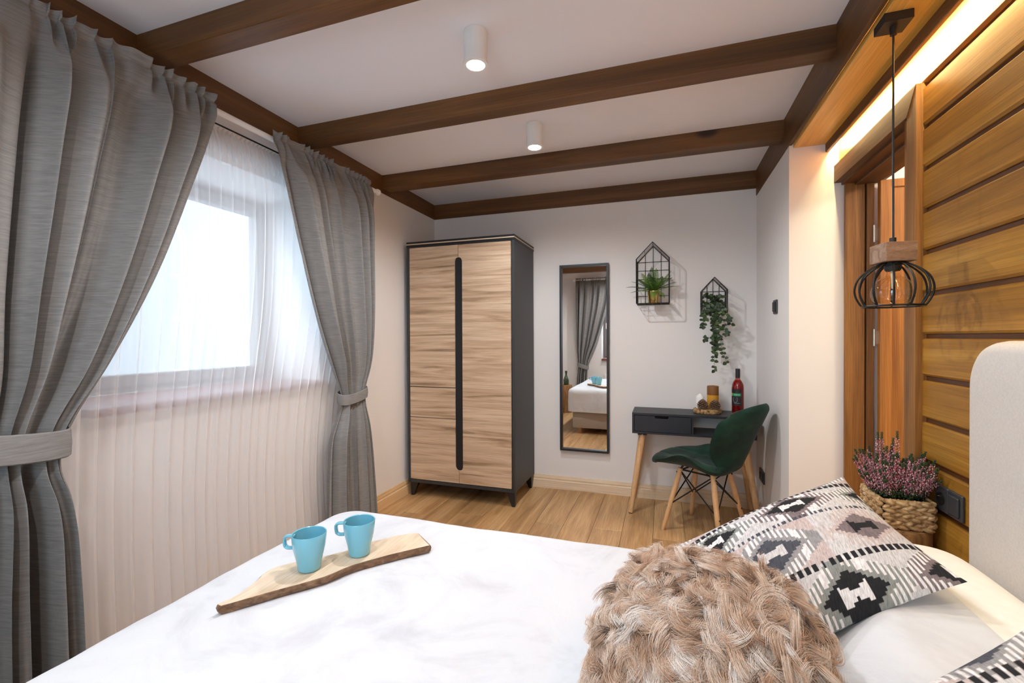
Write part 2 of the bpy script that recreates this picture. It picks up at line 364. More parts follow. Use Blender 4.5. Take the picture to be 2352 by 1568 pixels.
# outside
struct(obj('outside_ground', box(B(), -14, WX-.3, -14, 16, -.5, -.4), m_snow), 'pale ground outside')
tag(obj('neighbour_wall', box(B(), -4.6, -4.4, 1.2, 12, -.4, 4.2), m_plaster), 'pale rendered neighbouring wall outside the window', 'wall')
dp = thing('downpipe', 'white downpipe with three wall brackets outside the window', 'pipe', (-3.4, 2.42, -.4))
obj('pipe', tube(B(), [(-3.4,2.42,-.4)]+[(-3.4,2.42,z) for z in (.5,1.2,1.95)]+[(-3.4,2.40,2.04),(-3.4,2.34,2.09),(-3.4,2.2,2.11),(-3.4,1.9,2.12)], .022, 12), m_white, dp, True)
for z in (1.02, 1.40, 1.72):
    obj('bracket', tube(B(), [(-3.4,2.42,z), (-3.4,2.35,z)], .010, 8), m_white, dp)
# ------------------------------------------------------------------ curtains, rods, sheers
def interp(pts):
    zs = np.array([p[0] for p in pts]); ys = np.array([p[1] for p in pts]); o = np.argsort(zs); zs, ys = zs[o], ys[o]
    d = np.gradient(ys, zs)
    def f(z):
        z = np.clip(z, zs[0], zs[-1]); k = np.clip(np.searchsorted(zs, z)-1, 0, len(zs)-2); h = zs[k+1]-zs[k]; s = (z-zs[k])/h
        return (2*s**3-3*s**2+1)*ys[k]+(s**3-2*s**2+s)*h*d[k]+(-2*s**3+3*s**2)*ys[k+1]+(s**3-s**2)*h*d[k+1]
    return f
def sstep(a, b, x):
    t = np.clip((x-a)/(b-a), 0, 1); return t*t*(3-2*t)
def drape(fy0, fy1, ztop, zbot, nf, seed, xc, amp, tie=None, nu=260, nv=150, rodz=2.256):
    rg = np.random.default_rng(seed)
    u = np.linspace(0, 1, nu); z = np.concatenate([np.linspace(ztop, rodz-.12, 40), np.linspace(rodz-.12, zbot, nv-39)[1:]])
    U, Z = np.meshgrid(u, z, indexing='ij')
    ph = u*nf + .22*np.sin(2*PI*u*2.3+rg.random()*6) + .10*np.sin(2*PI*u*5.1+rg.random()*6)
    k = np.arange(-2, nf+4); A = rg.uniform(.65, 1.25, len(k)); Ai = np.interp(ph, k, A); Sk = np.interp(ph, k, rg.uniform(-.35, .35, len(k)))
    PH = ph[:, None] + .06*np.sin(Z*2.1+rg.random()*6+3*U)
    c = np.sqrt(np.cos(PI*PH)**2+.004); F = (2.0*c**.62-1.0)*Ai[:, None] + .45*Sk[:, None]*np.sin(4*PI*PH+1) + .05*np.sin(6*PI*PH+2*Z)
    F2 = np.sin(2*PI*(ph*2.6)[:, None]+.5*np.sin(9*U)) * np.interp(ph*2.6, np.arange(0, 60), rg.uniform(.4, 1.2, 60))[:, None]
    gath = sstep(rodz-.17, rodz-.02, Z)          # 1 near the rod
    a = amp*(1-gath)*sstep(0, 1, (rodz-Z)/.45+.35)+.0*Z
    if tie is not None:
        q = np.exp(-((Z-tie)/.16)**2); a = a*(1-.58*q)
    a = a*(.12+.88*sstep(0, .07, 1-U)*sstep(0, .07, U)) if tie is not None else a
    head = sstep(rodz+.004, rodz+.03, Z)
    X = xc + a*F + (gath*.020-head*.011)*F2*(1-.75*np.exp(-((Z-rodz)/.010)**2)) + head*.006*np.sin(2*PI*ph*4.3)[:, None]
    X = X - .024*np.exp(-((Z-rodz)/.05)**2)
    y0, y1 = fy0(Z), fy1(Z); wv = U + (1-gath)*.35/nf*np.cos(2*PI*PH+.6)/(2*PI)*1.6*np.sin(PI*U)**.5
    Y = y0+(y1-y0)*wv + .010*gath*np.sin(2*PI*(ph*2.6)[:, None]+1)*np.sin(PI*U)
    Zz = Z + head*.006*np.sin(2*PI*ph*1.9+1)[:, None]*np.sin(2*PI*ph*.77)[:, None] + .004*gath*F2*np.sin(PI*U)
    if tie is not None:
        up = sstep(tie, tie+.5, Z)*sstep(rodz, tie+.3, Z)
    return np.stack([X, Y, Zz], -1)
def tieband(y0, y1, xc, dx, z, hgt, tilt, curve=.012):
    n = 64; th = np.linspace(0, 2*PI, n, endpoint=False); V = []
    prof = [(-.5,0), (-.46,.004), (0,.006), (.46,.004), (.5,0), (.46,-.002), (-.46,-.002)]
    for t_ in th:
        cx, cy = math.cos(t_), math.sin(t_); cx = math.copysign(abs(cx)**.7, cx); cy = math.copysign(abs(cy)**.8, cy)
        for a, b in prof:
            V.append((xc+(dx+b)*cx, (y0+y1)/2+((y1-y0)/2+b)*cy, z+a*hgt+tilt*cy-curve*cx))
    m = len(prof); F = [(i*m+j, ((i+1) % n)*m+j, ((i+1) % n)*m+(j+1) % m, i*m+(j+1) % m) for i in range(n) for j in range(m)]
    return V, F
c1 = thing('curtain', 'wide grey linen curtain tied back at the left, nearest the bed foot', 'curtain', (-1.84, .80, .03), 0)
fy1 = interp([(2.32,1.472),(2.25,1.462),(1.815,1.326),(1.463,1.19),(1.173,1.045),(.98,.938),(.91,.912),(.85,.908),(.765,.930),(.497,.955),(.29,.962),(.03,.966)])
fy0 = interp([(2.32,.60),(1.8,.60),(1.4,.61),(.95,.66),(.85,.66),(.7,.63),(.03,.60)])
fl1 = lambda z: fy1(z)*.974
sheet('fabric', drape(fy0, fl1, 2.288, .03, 5.6, 3, -1.792, .086, .945, 320), m_curtain, c1)
V, F = tieband(.64, .900, -1.792, .060, .950, .086, -.014); nmesh('tieback', V, F, m_curtain, c1)
c2 = thing('curtain', 'narrower grey linen curtain tied back on the far side of the window, beside the wardrobe', 'curtain', (-1.84, 2.35, .03), 0)
fy0 = interp([(2.32,1.775),(2.25,1.777),(1.985,1.843),(1.667,1.945),(1.316,2.068),(1.05,2.185),(.93,2.236),(.86,2.25),(.78,2.215),(.685,2.165),(.5,2.138),(.309,2.128),(.03,2.12)])
fy1 = interp([(2.32,2.56),(2.25,2.562),(1.75,2.555),(1.3,2.53),(1.05,2.49),(.92,2.455),(.86,2.452),(.7,2.478),(.32,2.53),(.03,2.56)])
fr0, fr1 = (lambda z: fy0(z)*.986), (lambda z: fy1(z)*.988)
sheet('fabric', drape(fr0, fr1, 2.288, .03, 6.2, 11, -1.815, .058, .905), m_curtain, c2)
V, F = tieband(2.20, 2.432, -1.815, .044, .905, .062, .016); nmesh('tieback', V, F, m_curtain, c2)
c3 = thing('curtain', 'grey linen curtain of the rear window, seen only in the mirror', 'curtain', (-1.3, -.68, .03))
g0 = interp([(2.32,-1.54),(1.6,-1.535),(1.0,-1.52),(.76,-1.50),(.5,-1.52),(.03,-1.54)]); g1 = interp([(2.32,-.91),(2.1,-.92),(1.88,-.95),(1.5,-1.05),(1.13,-1.17),(.80,-1.31),(.70,-1.325),(.55,-1.335),(.35,-1.345),(.03,-1.35)])
sheet('fabric', drape(g0, g1, 2.30, .03, 5.4, 21, -.685, .045, .76, 200, 110, 2.268)[..., [1, 0, 2]], m_curtain, c3)
V, F = tieband(-1.505, -1.315, -.685, .048, .75, .075, -.03); nmesh('tieback', [(v[1], v[0], v[2]) for v in V], F, m_curtain, c3)
def rod(f, l0, l1, lab):
    r = thing('curtain_rod', lab, 'curtain rod', f(0, (l0+l1)/2, 0))
    obj('pole', tube(B(), [f(0, l0, 0), f(0, l1, 0)], .0135, 14), m_white, r, True)
    for y, s in ((l0, -1), (l1, 1)):
        obj('finial', tube(B(), [f(0, y-.004*s, 0), f(0, y+.008*s, 0), f(0, y+.014*s, 0), f(0, y+.030*s, 0), f(0, y+.038*s, 0)], [.015,.016,.021,.021,.013], 16), m_white, r, True)
        obj('bracket', tube(B(), [f(-.10, y-.025*s, .022), f(-.03, y-.025*s, .022), f(0, y-.025*s, 0)], .007, 8), m_white, r, True)
    obj('wire', tube(B(), [f(-.043, l0+.06, -.034), f(-.043, l1-.06, -.034)], .004, 8), m_blackmetal, r, True)
    return r
rod(lambda d, l, z: (-1.872+d, l, 2.256+z), .50, 2.644, 'white curtain rod above the window in view'); rod(lambda d, l, z: (l, -.722+d, 2.268+z), -1.555, .56, 'white curtain rod of the rear window, seen only in the mirror')
fs0, fs1 = (lambda z: np.full_like(z, .64)), interp([(2.25,2.5),(1.4,2.46),(.9,2.34),(.6,2.3),(.03,2.32)])
s1 = tag(sheet('sheer_curtain', drape(fs0, fs1, 2.214, .03, 30, 5, -1.903, .013, None, 700, 60, 2.205), m_sheer), 'translucent white voile hanging between the grey curtains of the main window', 'curtain')
h0, h1 = (lambda z: np.full_like(z, -1.38)), (lambda z: np.full_like(z, .5))
tag(sheet('sheer_curtain', drape(h0, h1, 2.224, .03, 22, 8, -.752, .013, None, 420, 40, 2.215)[..., [1, 0, 2]], m_sheer), 'translucent white voile of the rear window, seen only in the mirror', 'curtain')
rdt = thing('radiator', 'white panel radiator under the rear window, seen in the mirror', 'radiator', (-.5, YN+.05, .12)); obj('panel', box(B(), -1.05, .05, YN+.03, YN+.055, .12, .60, .006), m_white, rdt)
obj('grille', box(B(), -1.05, .05, YN+.01, YN+.053, .60, .61, .003), m_white, rdt)

# ------------------------------------------------------------------ ceiling spotlights
def spot(x, y, lab, pw=1.0):
    zb = 2.318
    t = thing('ceiling_spotlight', lab, 'spotlight', (x, y, H), 0, None)
    obj('body', lathe(B(), [(0,H-.001),(.046,H-.001),(.046,zb+.012),(.049,zb+.008),(.049,zb),(.036,zb),(.036,zb+.012)], 32, (x,y,0)), m_white, t, True)
    obj('lens', lathe(B(), [(0,zb+.006),(.035,zb+.006),(.035,zb+.010),(0,zb+.010)], 24, (x,y,0)), m_lens, t, True)
    l = bpy.data.lights.new('spot_beam', 'SPOT'); l.energy = SPOT_W*pw; l.color = (.93,.965,1.0); l.spot_size = R(168); l.spot_blend = .55; l.shadow_soft_size = .03
    lo = bpy.data.objects.new('spot_beam', l); COL.objects.link(lo); lo.parent = t; lo.location = (0, 0, zb-.004-H); lo.rotation_euler = (0,0,0)
    return t
spot(-.70, 1.645, 'white cylinder ceiling spotlight nearest the camera, lit')
spot(-.69, 2.46, 'smaller-looking lit white ceiling spotlight nearer the back wall')
spot(-.70, .82, 'lit white ceiling spotlight above the bed foot, out of frame', .45)
spot(-.70, -.02, 'lit white ceiling spotlight behind the camera, out of frame')

# ------------------------------------------------------------------ wardrobe
WX0, WX1, WYF, WYB = -1.9305, -1.0304, 3.1253, 3.636
wd_ = thing('wardrobe', 'tall two-door wardrobe with oak fronts and black frame in the back corner', 'wardrobe', ((WX0+WX1)/2, (WYF+WYB)/2, 0))
bm = B(); box(bm, WX0+.004, WX0+.024, WYF+.002, WYB, .112, 1.968, .001); box(bm, WX1-.024, WX1-.004, WYF+.002, WYB, .112, 1.968, .001)
box(bm, WX0+.02, WX1-.02, WYF+.002, WYB, .112, .136); box(bm, WX0+.02, WX1-.02, WYF+.002, WYB, 1.960, 1.968); box(bm, WX0+.02, WX1-.02, WYB-.02, WYB, .13, 1.965)
obj('carcass', bm, m_anthracite, wd_)
obj('top_panel', box(B(), WX0, WX1, WYF-.006, WYB, 1.989, 2.004, .0015), m_black, wd_)
obj('top_inlay', box(B(), WX0+.002, WX1-.002, WYF-.004, WYB, 1.981, 1.989), plain('pale_inlay', lin(206,184,156), .5), wd_)
obj('top_rail', box(B(), WX0, WX1, WYF-.004, WYB, 1.966, 1.981, .001), m_black, wd_)
obj('handle_channel', box(B(), -1.53, -1.436, WYF+.012, WYF+.03, .2, 1.9), m_black, wd_)
xs, hw, zt_, zb_ = -1.483, .032, 1.862, .238
def notch(sgn, z0, z1):     # outline of a front with its side of the rounded handle slot
    e = xs+sgn*.0018; q = xs+sgn*hw; o = xs+sgn*(.421); p = [(o, z0)]
    if z0 < zb_:
        p.append((e, z0)); p.append((e, zb_)); p += [(xs+sgn*(.004+(hw-.004)*math.sin(a)), zb_+.034*(1-math.cos(a))) for a in np.linspace(.15, PI/2, 8)]
    else: p.append((q, z0))
    if z1 > zt_:
        p += [(xs+sgn*(.004+(hw-.004)*math.sin(a)), zt_-.034*(1-math.cos(a))) for a in np.linspace(PI/2, .15, 8)]; p += [(e, zt_), (e, z1)]
    else: p.append((q, z1))
    p.append((o, z1)); return p
obj('door', prism(B(), notch(1, .141, 1.957), 'Y', WYF, WYF+.019), m_ward, wd_)
obj('door', prism(B(), notch(-1, .871, 1.957), 'Y', WYF, WYF+.019), m_ward, wd_)
obj('drawer', prism(B(), notch(-1, .632, .865), 'Y', WYF, WYF+.019), m_ward, wd_)
obj('drawer', prism(B(), notch(-1, .141, .627), 'Y', WYF, WYF+.019), m_ward, wd_)
def wleg(x, y, sx, sy):
    bm = B(); T = [(x, y), (x+.07*sx, y), (x+.07*sx, y+.045*sy), (x, y+.045*sy)]; Bt = [(x+.004*sx, y+.004*sy), (x+.026*sx, y+.004*sy), (x+.026*sx, y+.024*sy), (x+.004*sx, y+.024*sy)]
    a = [bm.verts.new((p[0], p[1], .113)) for p in T]; b = [bm.verts.new((p[0], p[1], 0)) for p in Bt]; bm.faces.new(a); bm.faces.new(b[::-1])
    for i in range(4): bm.faces.new((a[i], b[i], b[(i+1) % 4], a[(i+1) % 4]))
    bmesh.ops.recalc_face_normals(bm, faces=bm.faces); return bm
for x, y, sx, sy in ((WX0+.012,WYF+.02,1,1),(WX1-.012,WYF+.02,-1,1),(WX0+.012,WYB-.02,1,-1),(WX1-.012,WYB-.02,-1,-1)): obj('leg', wleg(x, y, sx, sy), m_black, wd_)
obj('leg', tube(B(), [(-1.43,3.42,0), (-1.43,3.42,.113)], [.012,.02], 10), m_black, wd_, True)

# ------------------------------------------------------------------ mirror (hung a touch askew)
mr = thing('wall_mirror', 'tall narrow wall mirror in a thin black frame beside the wardrobe', 'mirror', (-.613, YB, 1.08), R(0))
def mfr():
    bm = B(); w_, h0, h1, t_, y0, y1 = .197, -.752, .757, .016, -.042, -.004
    box(bm, -w_, -w_+t_, y0, y1, h0, h1, .001); box(bm, w_-t_, w_, y0, y1, h0, h1, .001); box(bm, -w_+t_, w_-t_, y0, y1, h0, h0+t_, .001); box(bm, -w_+t_, w_-t_, y0, y1, h1-t_, h1, .001); return bm
bm = mfr(); bm.transform(wm(mr)); obj('mirror_frame', bm, m_black, mr)
bm = B(); box(bm, -.182, .182, -.016, -.008, -.737, .742); bm.transform(Matrix.Translation((-.613, YB, 1.08)) @ Matrix.Translation((0,-.012,0)) @ Matrix.Rotation(R(-.3), 4, 'Z') @ Matrix.Translation((0,.012,0))); obj('mirror_glass', bm, m_mirror, mr)

# ------------------------------------------------------------------ desk
dk = thing('desk', 'small dark grey writing desk with one drawer and beech legs', 'desk', (.181, 3.488, 0))
DX0, DX1, DY0, DY1, DZ0, DZ1 = -.220, .582, 3.346, 3.632, .561, .709
obj('desktop', box(B(), DX0, DX1, DY0, DY1, DZ1-.016, DZ1, .001), m_desk, dk)
obj('bottom_panel', box(B(), DX0, DX1, DY0, DY1, DZ0, DZ0+.013, .001), m_desk, dk)
for x in (DX0, DX1-.014): obj('side_panel', box(B(), x, x+.014, DY0, DY1, DZ0+.013, DZ1-.016), m_desk, dk)
obj('divider', box(B(), .178, .190, DY0, DY1, DZ0+.013, DZ1-.016), m_desk, dk)
poly = [(DX0+.017,DZ0+.016),(.175,DZ0+.016),(.175,DZ1-.019),(.028,DZ1-.019),(.026,DZ1-.033),(.020,DZ1-.036),(-.058,DZ1-.036),(-.064,DZ1-.033),(-.066,DZ1-.019),(DX0+.017,DZ1-.019)]
dr = obj('drawer', prism(B(), poly, 'Y', DY0+.004, DY0+.018), m_desk, dk)
obj('drawer_box', box(B(), DX0+.02, .172, DY0+.018, DY1-.02, DZ0+.02, DZ1-.04), m_black, dr)
for xa, xb, ya, yb in ((-.150,-.228,3.40,3.305),(.512,.590,3.40,3.305),(-.150,-.228,3.58,3.628),(.512,.590,3.58,3.628)):
    lg = obj('leg', tube(B(), [(xa,ya,DZ0-.012),(xa+(xb-xa)*.12,ya+(yb-ya)*.12,.49),(xb,yb,.004)], [.025,.025,.0155], 16), m_legs, dk, True)
    obj('leg_cap', tube(B(), [(xb,yb,0),(xb,yb,.006)], .015, 14), m_black, lg)
for xa in (-.150,.512): obj('leg_mount', box(B(), xa-.032, xa+.03, 3.375, 3.60, DZ0-.016, DZ0, .001), m_desk, dk)
# ------------------------------------------------------------------ green velvet chair
CC = Vector((.243, 3.149, 0)); CF = Vector((-.863, .507, 0)).normalized(); CS = Vector((.507, .863, 0)).normalized()
ch = thing('chair', 'dark green velvet shell chair with beech legs at the desk', 'chair', CC)
def CP(f, s, z): return CC + CF*f + CS*s + Vector((0,0,z))
prof = [(-.0,.275,.440),(.07,.255,.452),(.2,.13,.440),(.33,.0,.428),(.44,-.10,.424),(.52,-.165,.436),(.58,-.205,.478),(.64,-.235,.54),(.74,-.270,.635),(.86,-.318,.745),(.95,-.352,.82),(1.0,-.368,.858)]
pv = np.array([p[0] for p in prof]); pf = interp([(p[0], p[1]) for p in prof]); pz = interp([(p[0], p[2]) for p in prof])
wdt = interp([(0,.17),(.05,.205),(.2,.232),(.33,.238),(.45,.205),(.52,.165),(.57,.152),(.64,.170),(.75,.222),(.85,.232),(.93,.208),(.97,.185),(1.0,.155)])
def shell(v0, v1, nv=44, nu=33):
    vs = np.linspace(v0, v1, nv); us = np.linspace(-1, 1, nu)
    Uu, Vv = np.meshgrid(us, vs, indexing='ij'); f, z, wd2 = pf(Vv), pz(Vv), wdt(Vv)
    back = sstep(.50, .66, Vv); s = Uu*wd2; e = np.abs(Uu)**2.2
    lift = (1-back)*(.092*np.exp(-((Vv-.31)/.13)**2)-.020*(1-sstep(.02,.16,Vv)))*e; fwd = back*.125*np.abs(Uu)**1.8
    fr = (1-sstep(0, .16, Vv))*e*.035
    f = f + fwd - fr; z = z + lift - .055*sstep(.84, 1.0, Vv)*np.abs(Uu)**2.5
    f = f + back*(.010*np.cos(Uu*PI*2.5)*0)
    P = np.stack([CC.x+CF.x*f+CS.x*s, CC.y+CF.y*f+CS.y*s, z], -1)
    du = np.gradient(P, axis=0); dv = np.gradient(P, axis=1); N = np.cross(dv, du); N /= np.linalg.norm(N, axis=-1, keepdims=True)+1e-9
    ed = np.clip((1-np.abs(Uu)**6), 0, 1)**.5
    end = np.clip((Vv-v0)/.045, 0, 1)**.5*np.clip((v1-Vv)/.04, 0, 1)**.5
    if N[nu//2, nv//4, 2] < 0: N = -N
    th = .026*ed*end
    seam = 1-.28*np.exp(-(Uu/.05)**2)*0-.22*np.exp(-((np.abs(Uu)-.42)/.05)**2)-.25*np.exp(-((Vv-.27)/.012)**2)-.25*np.exp(-((Vv-.76)/.010)**2)
    A = P+N*(th*seam)[..., None]*1.15; Bk = P-N*th[..., None]
    V = np.concatenate([A.reshape(-1, 3), Bk.reshape(-1, 3)]); F = gridf(nu, nv); n0 = nu*nv
    F2 = [(d+n0, c+n0, b+n0, a+n0) for a, b, c, d in F]; rim = [i*nv for i in range(nu)]+[(nu-1)*nv+j for j in range(1, nv)]+[i*nv+nv-1 for i in range(nu-2, -1, -1)]+[j for j in range(nv-2, 0, -1)]
    F3 = [(rim[i], rim[i]+n0, rim[(i+1) % len(rim)]+n0, rim[(i+1) % len(rim)]) for i in range(len(rim))]
    return V, F+F2+F3
V, F = shell(0, .60); nmesh('seat', V, F, m_velvet, ch)
V, F = shell(.53, 1.0); nmesh('backrest', V, F, m_velvet, ch)
tops_, feet = [], []
for f, s in ((.105,-.105),(.105,.105),(-.105,-.105),(-.105,.105)):
    k = 1.86; top = CP(f, s, .402); ft = CP(f*k*.95, s*k*.95, 0); tops_.append(top); feet.append(ft)
    lg = obj('leg', tube(B(), [ft, ft.lerp(top, .08), ft.lerp(top, .7), top], [.0105,.0125,.0165,.015], 14), m_legs, ch, True)
    bm = B(); n_ = (CF*(1 if f > 0 else -1)); p = ft.lerp(top, .93)+n_*.015; tube(bm, [p-n_*.004, p+n_*.004], .006, 10); obj('screw', bm, m_blackmetal, lg, True); bm = B(); p = ft.lerp(top, .38)+n_*.012; tube(bm, [p-n_*.004, p+n_*.004], .006, 10); obj('screw', bm, m_blackmetal, lg, True)
    obj('mount', tube(B(), [top+Vector((0,0,-.01)), CP(f*.9, s*.9, .42)], .007, 8), m_blackmetal, ch, True)
for a, b in ((0,1),(1,3),(3,2),(2,0)):
    for p, q in ((a,b),(b,a)):
        obj('brace', tube(B(), [feet[p].lerp(tops_[p], .42), feet[q].lerp(tops_[q], .97)], .0042, 8), m_blackmetal, ch, True)
obj('seat_frame', tube(B(), [CP(.10,-.10,.392), CP(.10,.10,.392), CP(-.10,.10,.392), CP(-.10,-.10,.392)], .006, 8, closed=True), m_blackmetal, ch, True)

# ------------------------------------------------------------------ things on the desk
TZ = DZ1
def blob(nm, c, r, h, mats, n=72, seed=1):
    rg = np.random.default_rng(seed); ph = rg.uniform(0, 6.28, 6); am = np.array([.03,.025,.02,.012,.012,.01])
    bm = B(); rings = []
    for r_, z in ((.96,0),(1.0,.12),(1.01,.8),(.985,.97),(.955,1.0)):
        rg_ = []
        for k in range(n):
            a = 2*PI*k/n; q = 1+sum(am[i]*math.sin((i+2)*a+ph[i]) for i in range(6)); rough = (.012*math.sin(23*a+ph[0])+.010*math.sin(37*a+ph[1])) if .05 < z < .9 else 0
            rg_.append(bm.verts.new((c[0]+r*r_*(q+rough)*math.cos(a), c[1]+r*r_*(q+rough)*math.sin(a), c[2]+h*z)))
        rings.append(rg_)
    for A, Q in zip(rings, rings[1:]):
        for k in range(n): bm.faces.new((A[k], A[(k+1) % n], Q[(k+1) % n], Q[k]))
    bm.faces.new(rings[0][::-1]); f = bm.faces.new(rings[-1]); f.material_index = 1
    bmesh.ops.recalc_face_normals(bm, faces=bm.faces); return obj(nm, bm, mats, None, True)
t = NT('wood_rings'); t.set(Roughness=.7); tc = t.n('ShaderNodeTexCoord')
sp = t.n('ShaderNodeVectorMath', operation='LENGTH'); mp = t.n('ShaderNodeMapping'); mp.inputs['Scale'].default_value = (1,1,0); t.l(tc.outputs['Object'], mp.inputs[0]); t.l(mp.outputs[0], sp.inputs[0])
nz = t.n('ShaderNodeTexNoise', i_Scale=18.0); t.l(tc.outputs['Object'], nz.inputs['Vector'])
q = t.math('SINE', t.math('ADD', t.math('MULTIPLY', sp.outputs['Value'], 420.0), t.math('MULTIPLY', nz.outputs[0], 9.0)))
t.l(t.ramp(q, [(.0, lin(150,112,72)), (1.0, lin(196,160,116))]), t.b.inputs['Base Color']); m_rings = t.m
t = NT('bark'); t.set(Roughness=.9); tc = t.n('ShaderNodeTexCoord'); nz = t.n('ShaderNodeTexNoise', i_Scale=55.0, i_Detail=3.0); t.l(tc.outputs['Object'], nz.inputs['Vector'])
t.l(t.ramp(nz.outputs[0], [(.30, lin(52,34,20)), (.42, lin(140,104,66)), (.7, lin(196,160,112))]), t.b.inputs['Base Color']); t.bump(nz.outputs[0], .6, .004); m_barkdisc = t.m
tag(blob('wooden_slice', (.290,3.500,TZ), .094, .030, [m_barkdisc, m_rings], seed=4), 'round bark-edged wood slice serving as candle tray on the desk', 'tray')
SZ = TZ+.030
wc = thing('candle', 'short white pillar candle on the wood slice behind the left pine cone', 'candle', (.243,3.520,SZ))
obj('wax', lathe(B(), [(0,0),(.026,0),(.027,.004),(.027,.076),(.022,.085),(.006,.100),(0,.102)], 28, (.243,3.520,SZ)), plain('white_wax', lin(240,238,232), .5, Subsurface_Weight=.2), wc, True)
obj('wick', tube(B(), [(.243,3.52,SZ+.10),(.244,3.52,SZ+.108)], .001, 6), m_white, wc)
yc = thing('candle', 'tall mustard pillar candle with brown upper half on the wood slice', 'candle', (.330,3.535,SZ))
obj('wax', lathe(B(), [(0,0),(.038,0),(.039,.003),(.039,.094)], 32, (.330,3.535,SZ)), plain('mustard_wax', lin(206,146,38), .55), yc, True)
obj('upper_wax', lathe(B(), [(.039,.094),(.0392,.096),(.039,.155),(.037,.158),(.030,.154),(0,.152)], 32, (.330,3.535,SZ)), plain('brown_wax', lin(126,78,30), .6), yc, True)
obj('wick', tube(B(), [(.33,3.535,SZ+.15),(.331,3.535,SZ+.163)], .0012, 6), m_black, yc)
m_cone = plain('pine_cone_brown', lin(66,42,28), .8); m_conetip = plain('pine_cone_tip', lin(150,118,92), .8)
def pinecone(c, h, r, seed, lab):
    rg = random.Random(seed); t = thing('pine_cone', lab, 'pine cone', c)
    bm = B(); lathe(bm, [(0,0),(r*.45,.004),(r*.5,h*.3),(r*.3,h*.75),(0,h*.97)], 12, c); obj('core', bm, m_cone, t, True)
    bm = B(); n = 74
    for i in range(n):
        v = (i+.5)/n; a = i*2.39996; z = h*(.04+.92*v); rr = r*math.sin(PI*(.16+.82*v)**.85)*(1-.1*v)+.002; w = r*.40*(1-.55*v)+.0015; el = .15+.9*v**1.4
        d = Vector((math.cos(a)*math.cos(el), math.sin(a)*math.cos(el), math.sin(el))); s = Vector((-math.sin(a), math.cos(a), 0)); up = d.cross(s)*-1
        b = Vector(c)+Vector((math.cos(a), math.sin(a), 0))*rr*.35+Vector((0,0,z-.004)); L = rr*.75
        p = [b-s*w*.3, b+s*w*.3, b+d*L*.75+s*w, b+d*L+up*.001, b+d*L*.75-s*w]; th = up*.0022
        A = [bm.verts.new(x) for x in p]; Q = [bm.verts.new(x+th) for x in p]
        bm.faces.new(A[::-1]); bm.faces.new(Q)
        for k in range(5):
            f = bm.faces.new((A[k], A[(k+1) % 5], Q[(k+1) % 5], Q[k])); f.material_index = 1 if k in (2, 3) else 0
    bmesh.ops.recalc_face_normals(bm, faces=bm.faces); o = obj('scales', bm, [m_cone, m_conetip], t); o['kind'] = 'stuff'; return t
pinecone((.256,3.452,SZ), .076, .037, 1, 'left pine cone, in front of the white candle'); pinecone((.336,3.462,SZ), .074, .037, 2, 'right pine cone, in front of the mustard candle')
# wine bottle
bo = thing('wine_bottle', 'rose wine bottle with black capsule behind the green chair', 'bottle', (.487,3.500,TZ)); bc = (.487,3.500,TZ)
obj('glass', lathe(B(), [(0,.012),(.028,.004),(.0365,.006),(.0385,.014),(.0385,.185),(.036,.205),(.028,.226),(.018,.240),(.0145,.250),(.0142,.315)], 40, bc), m_wine, bo, True)
obj('wine', lathe(B(), [(0,.014),(.034,.016),(.0365,.02),(.0365,.184),(.034,.204),(.026,.224),(.016,.238),(0,.238)], 32, bc), plain('wine_fill', lin(138,24,30), .1), bo, True)
obj('capsule', lathe(B(), [(.0150,.252),(.0152,.256),(.0150,.312),(.0140,.317),(0,.317)], 28, bc), m_black, bo, True)
def band(nm, z0, z1, a0, a1, mat, r=.0389, n=14):
    V = []
    for i in range(n+1):
        a = a0+(a1-a0)*i/n
        for z in (z0, z1): V.append((bc[0]+r*math.cos(a), bc[1]+r*math.sin(a), bc[2]+z))
    return nmesh(nm, V, [(2*i, 2*i+2, 2*i+3, 2*i+1) for i in range(n)], mat, bo)
a0, a1 = R(186), R(296)
lb = band('label', .062, .176, a0, a1, plain('label_black', lin(34,26,32), .5), .0387)
band('label_band', .128, .148, R(206), a1-.04, plain('label_green', lin(38,128,78), .5)); band('label_corner', .128, .148, a0, R(205), plain('label_yellow', lin(206,186,40), .5))
for k in range(5): band('label_mark', .133, .143, R(222+13*k), R(229+13*k), plain('label_mint', lin(120,200,160), .5), .0391, 3)
m_silver = plain('label_silver', lin(190,180,180), .4)
gp = [(R(238)+dx*.16, .104+dz*.021) for dx, dz in [(math.sin(q)*(1 if q < 4.9 else 1), -math.cos(q)) for q in np.linspace(2.4, -2.4, 18)]]
obj('label_glass', tube(B(), [(bc[0]+.0391*math.cos(a+1*0), bc[1]+.0391*math.sin(a), bc[2]+z) for a, z in [(R(238)+2.2*(x-R(238)), z) for x, z in gp]], .0006, 6), m_silver, bo)
band('label_line', .078, .0795, R(225), R(285), m_silver, .0391)

